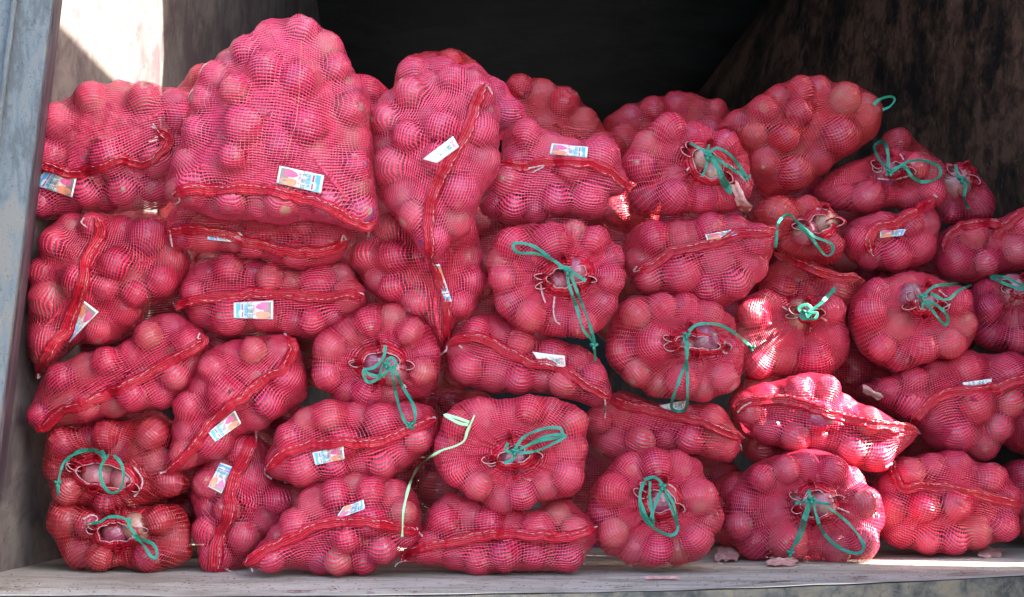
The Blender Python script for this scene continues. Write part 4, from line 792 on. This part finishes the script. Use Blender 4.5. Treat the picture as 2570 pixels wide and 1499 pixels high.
def knot(S_, x, y, rpx=8):
    q = np.array([[x, y]]); Y = depth_along(q, GB, S_.Yc-.1, 0, 0)[0]-.014; 
    if S_.tied and np.linalg.norm(q[0]-S_.mo.mean(0)) < 60: Y = min(Y, S_.Yc-S_.T*.93-.026)
    c = P(x, y, Y); s = S_.s*rpx; a = np.linspace(0, 2*math.pi, 40)[:-1]
    p_ = c+np.stack([s*.55*(np.sin(a)+.9*np.sin(2*a)), -.5*s*np.sin(3*a), s*.55*(np.cos(a)-.9*np.cos(2*a))], 1)
    V, F = tube(p_, s*.38, 6, True); link('knot', mesh('knot', V, F, M['tie']), S_.root)
for i, sp in enumerate(SPECS): build(sp, i)
Vall = []; Fall = []; off = 0
for S_ in ALL: Vall.append(S_.V); Fall.append(S_.F+off); off += len(S_.V)
GB = BVHTree.FromPolygons(np.concatenate(Vall).tolist(), np.concatenate(Fall).tolist())
for k, S_ in enumerate(ALL):
    sp = S_.sp
    if sp.get('s'): seam(S_)
    for q in sp.get('s2', []):
        o = dict(sp); S2 = Sack(); S2.__dict__.update(S_.__dict__); S2.sp = dict(sp, s=q); seam(S2)
    if S_.tied: collar(S_)
    for q in sp.get('tag', []): tag(S_, q, GB)
    for j, q in enumerate(sp.get('w', [])): string(pts(q), 'loose_string', M['cord'], S_.root, GB, 2.4, .006, .25, S_.Yc-.05, j+k*5)
    for j, q in enumerate(sp.get('g', [])): tie(S_, pts(q), 7.8, .013, 'tie', k*9+j)
    for j, q in enumerate(sp.get('k', [])): knot(S_, *[float(x) for x in q.split(',')])

def sheet(name, quad, nu, nv, mat, lift, crump, seed, parent=None, outline=None, on_floor=False, **kw):
    """a crumpled thin flake: quad traced corners, lying on what is under it"""
    r = np.random.default_rng(seed); q = pts(quad); s_, t_ = np.meshgrid(np.linspace(0, 1, nu+1), np.linspace(0, 1, nv+1))
    rag = lambda n_, a: 1+r.uniform(-a, a, n_)
    t2 = .5+(t_-.5)*rag((1, nu+1), .30); s2 = .5+(s_-.5)*rag((nv+1, 1), .22); s3, t3 = s2[..., None], t2[..., None]
    px = (1-s3)*(1-t3)*q[0]+s3*(1-t3)*q[1]+s3*t3*q[2]+(1-s3)*t3*q[3]
    if on_floor:
        Y = []; D = raydir(px[..., 0], px[..., 1]); base = D*(-CH/D[..., 2])[..., None]+np.array([0, 0, CH]); ymid = base[..., 1].mean()
        Y = np.where(base[..., 1] > 0, base[..., 1], ymid)*.35+ymid*.65
    else:
        Y = depth_along(px.reshape(-1, 2), GB, 3.4, 2, 3).reshape(px.shape[:2])-lift
    Y = Y+crump*(np.sin(s_*7+seed)+np.sin(t_*6+2*s_+seed*2)+r.uniform(-.6, .6, s_.shape))
    V1 = P(px[..., 0], px[..., 1], Y).reshape(-1, 3); 
    if on_floor: V1[:, 2] += .003-min(0, V1[:, 2].min())
    V2 = V1+[0, .0007, -.0007]; n_ = len(V1); F = []
    for j in range(nv):
        for i in range(nu): a = j*(nu+1)+i; F += [[a, a+1, a+nu+2, a+nu+1], [n_+a, n_+a+nu+1, n_+a+nu+2, n_+a+1]]
    me = mesh(name, np.r_[V1, V2], F, mat, True)
    c = V1.mean(0); me.transform(Matrix.Translation(-Vector(c))); o = link(name, me, parent, **kw); 
    if parent is None: o.location = Vector(c)
    else: o.matrix_parent_inverse = Matrix.Identity(4); o.location = Vector(c)-parent.location
    return o
FG = 'papery onion skins fallen on the truck floor'
sheet('onion_skin', '1768,1366 1822,1360 1816,1398 1758,1400', 6, 5, M['flake'], 0, .010, 1, on_floor=True, label='crinkled pink onion skin standing on the floor left of the strap looped sack', category='onion skin', group=FG)
sheet('onion_skin', '1890,1384 1966,1382 1958,1402 1884,1402', 6, 5, M['flake'], 0, .008, 2, on_floor=True, label='reddish flat onion skin at the foot of the strap looped sack', category='onion skin', group=FG)
sheet('onion_skin', '2402,1356 2474,1362 2462,1384 2408,1384', 6, 5, M['flake'], 0, .008, 3, on_floor=True, label='pale pink onion skin in front of the bottom right sack', category='onion skin', group=FG)
sheet('onion_skin', '1590,1424 1665,1424 1668,1431 1595,1431', 6, 3, M['flake'], 0, .003, 4, on_floor=True, label='thin flat scrap of skin near the front edge of the bare floor', category='onion skin', group=FG)
sheet('paper_scrap', '1178,1395 1235,1390 1268,1414 1160,1418', 8, 5, M['paper'], 0, .008, 5, on_floor=True, label='torn white paper scrap on the floor before the bottom centre sack', category='paper scrap')
sheet('onion_skin', '1796,452 1818,452 1850,512 1812,500', 5, 6, M['flake'], .012, .004, 6, label='long dry pale skin hanging from the mouth of a tied sack', category='onion skin')
sheet('onion_skin', '1814,498 1848,505 1836,535 1826,528', 4, 4, M['flake'], .010, .004, 61, label='torn lower tip of the dry skin hanging over the sunlit sack', category='onion skin')
sheet('onion_skin', '2128,948 2172,972 2168,988 2120,962', 6, 4, M['flake'], .006, .003, 7, label='lilac flake of skin lying on the sun slashed sack', category='onion skin')
# crumbs and bits of skin over the boards
r = np.random.default_rng(11); V = []; F = []
for k in range(900):
    ox = r.uniform(0, 2520); oy = np.interp(ox*K, lipx, lipy)*S-1.5-abs(r.normal(0, 1))*28
    d = raydir(ox, oy)
    if d[2] > -.05: continue
    p = d*(-CH/d[2])+np.array([0, 0, CH]); a = r.uniform(0, 6.3); l = abs(r.normal(.0004, .0022))+.0008; w_ = l*r.uniform(.25, .8); ca, sa = math.cos(a), math.sin(a); b0 = len(V)
    for x, y in ((-l, -w_), (l, -w_*.6), (l*.8, w_), (-l*.7, w_)): V.append((p[0]+x*ca-y*sa, p[1]+x*sa+y*ca, .0035+r.uniform(0, .002)))
    F.append([b0, b0+1, b0+2, b0+3])
for x0, y0, x1, y1 in ((1875, 1471, 2005, 1463), (2128, 1458, 2185, 1454), (2360, 1449, 2480, 1443), (700, 1490, 800, 1490), (1530, 1482, 1600, 1479)):
    m_ = 12; b0 = len(V)
    for side in (-1, 1):
        for k in range(m_+1):
            u = k/m_; ox, oy = (x0+(x1-x0)*u)*S, (y0+(y1-y0)*u+side*(1.6*math.sin(math.pi*u)*(.6+.4*math.sin(k*2.3))))*S-3.5
            d = raydir(ox, oy); p = d*(-CH/d[2])+np.array([0, 0, CH]); V.append((p[0], p[1], .0034))
    for k in range(m_): F.append([b0+k, b0+k+1, b0+m_+2+k, b0+m_+1+k])
link('skin_crumbs', mesh('skin_crumbs', V, F, M['debris'], False), None, kind='stuff', label='dark crumbs of onion skin strewn over the boards', category='crumbs')
# pale green twine
q = spl(pts('1168,1022 1158,1045 1150,1062 1142,1085 1120,1098 1085,1110 1045,1135 1020,1165 1003,1210 993,1260 990,1322'), 4)
Y = depth_along(q, GB, 3.4, 6, 5)-.016; n = len(q)
V, F, UV, *_ = ribbon(q, Y, 7*(1+noise1(n, 5, 3, .35)), [(-1, 0), (-.5, .0012), (.5, .0012), (1, 0), (.5, -.0012), (-.5, -.0012)], noise1(n, 7, 5, .9))
tw = link('twine', mesh('twine', V, F, M['tie_light']), None, label='pale green plastic twine trailing down from the wide tied sack', category='twine')
q = spl(pts('1152,1046 1130,1042 1100,1026 1096,1021 1128,1030 1155,1040'), 4); Y = depth_along(q, GB, 3.4, 6, 5)-.018
V, F, UV, *_ = ribbon(q, Y, 8*np.ones(len(q)), [(-1, 0), (-.5, .001), (.5, .001), (1, 0), (.5, -.001), (-.5, -.001)]); link('loop', mesh('loop', V, F, M['tie_light']), tw)
string(pts('742,100 738,190 730,290 716,340 704,388'), 'loose_thread', M['thread'], ALL[5].root, GB, .55, .003, .1, 3.3, 4)
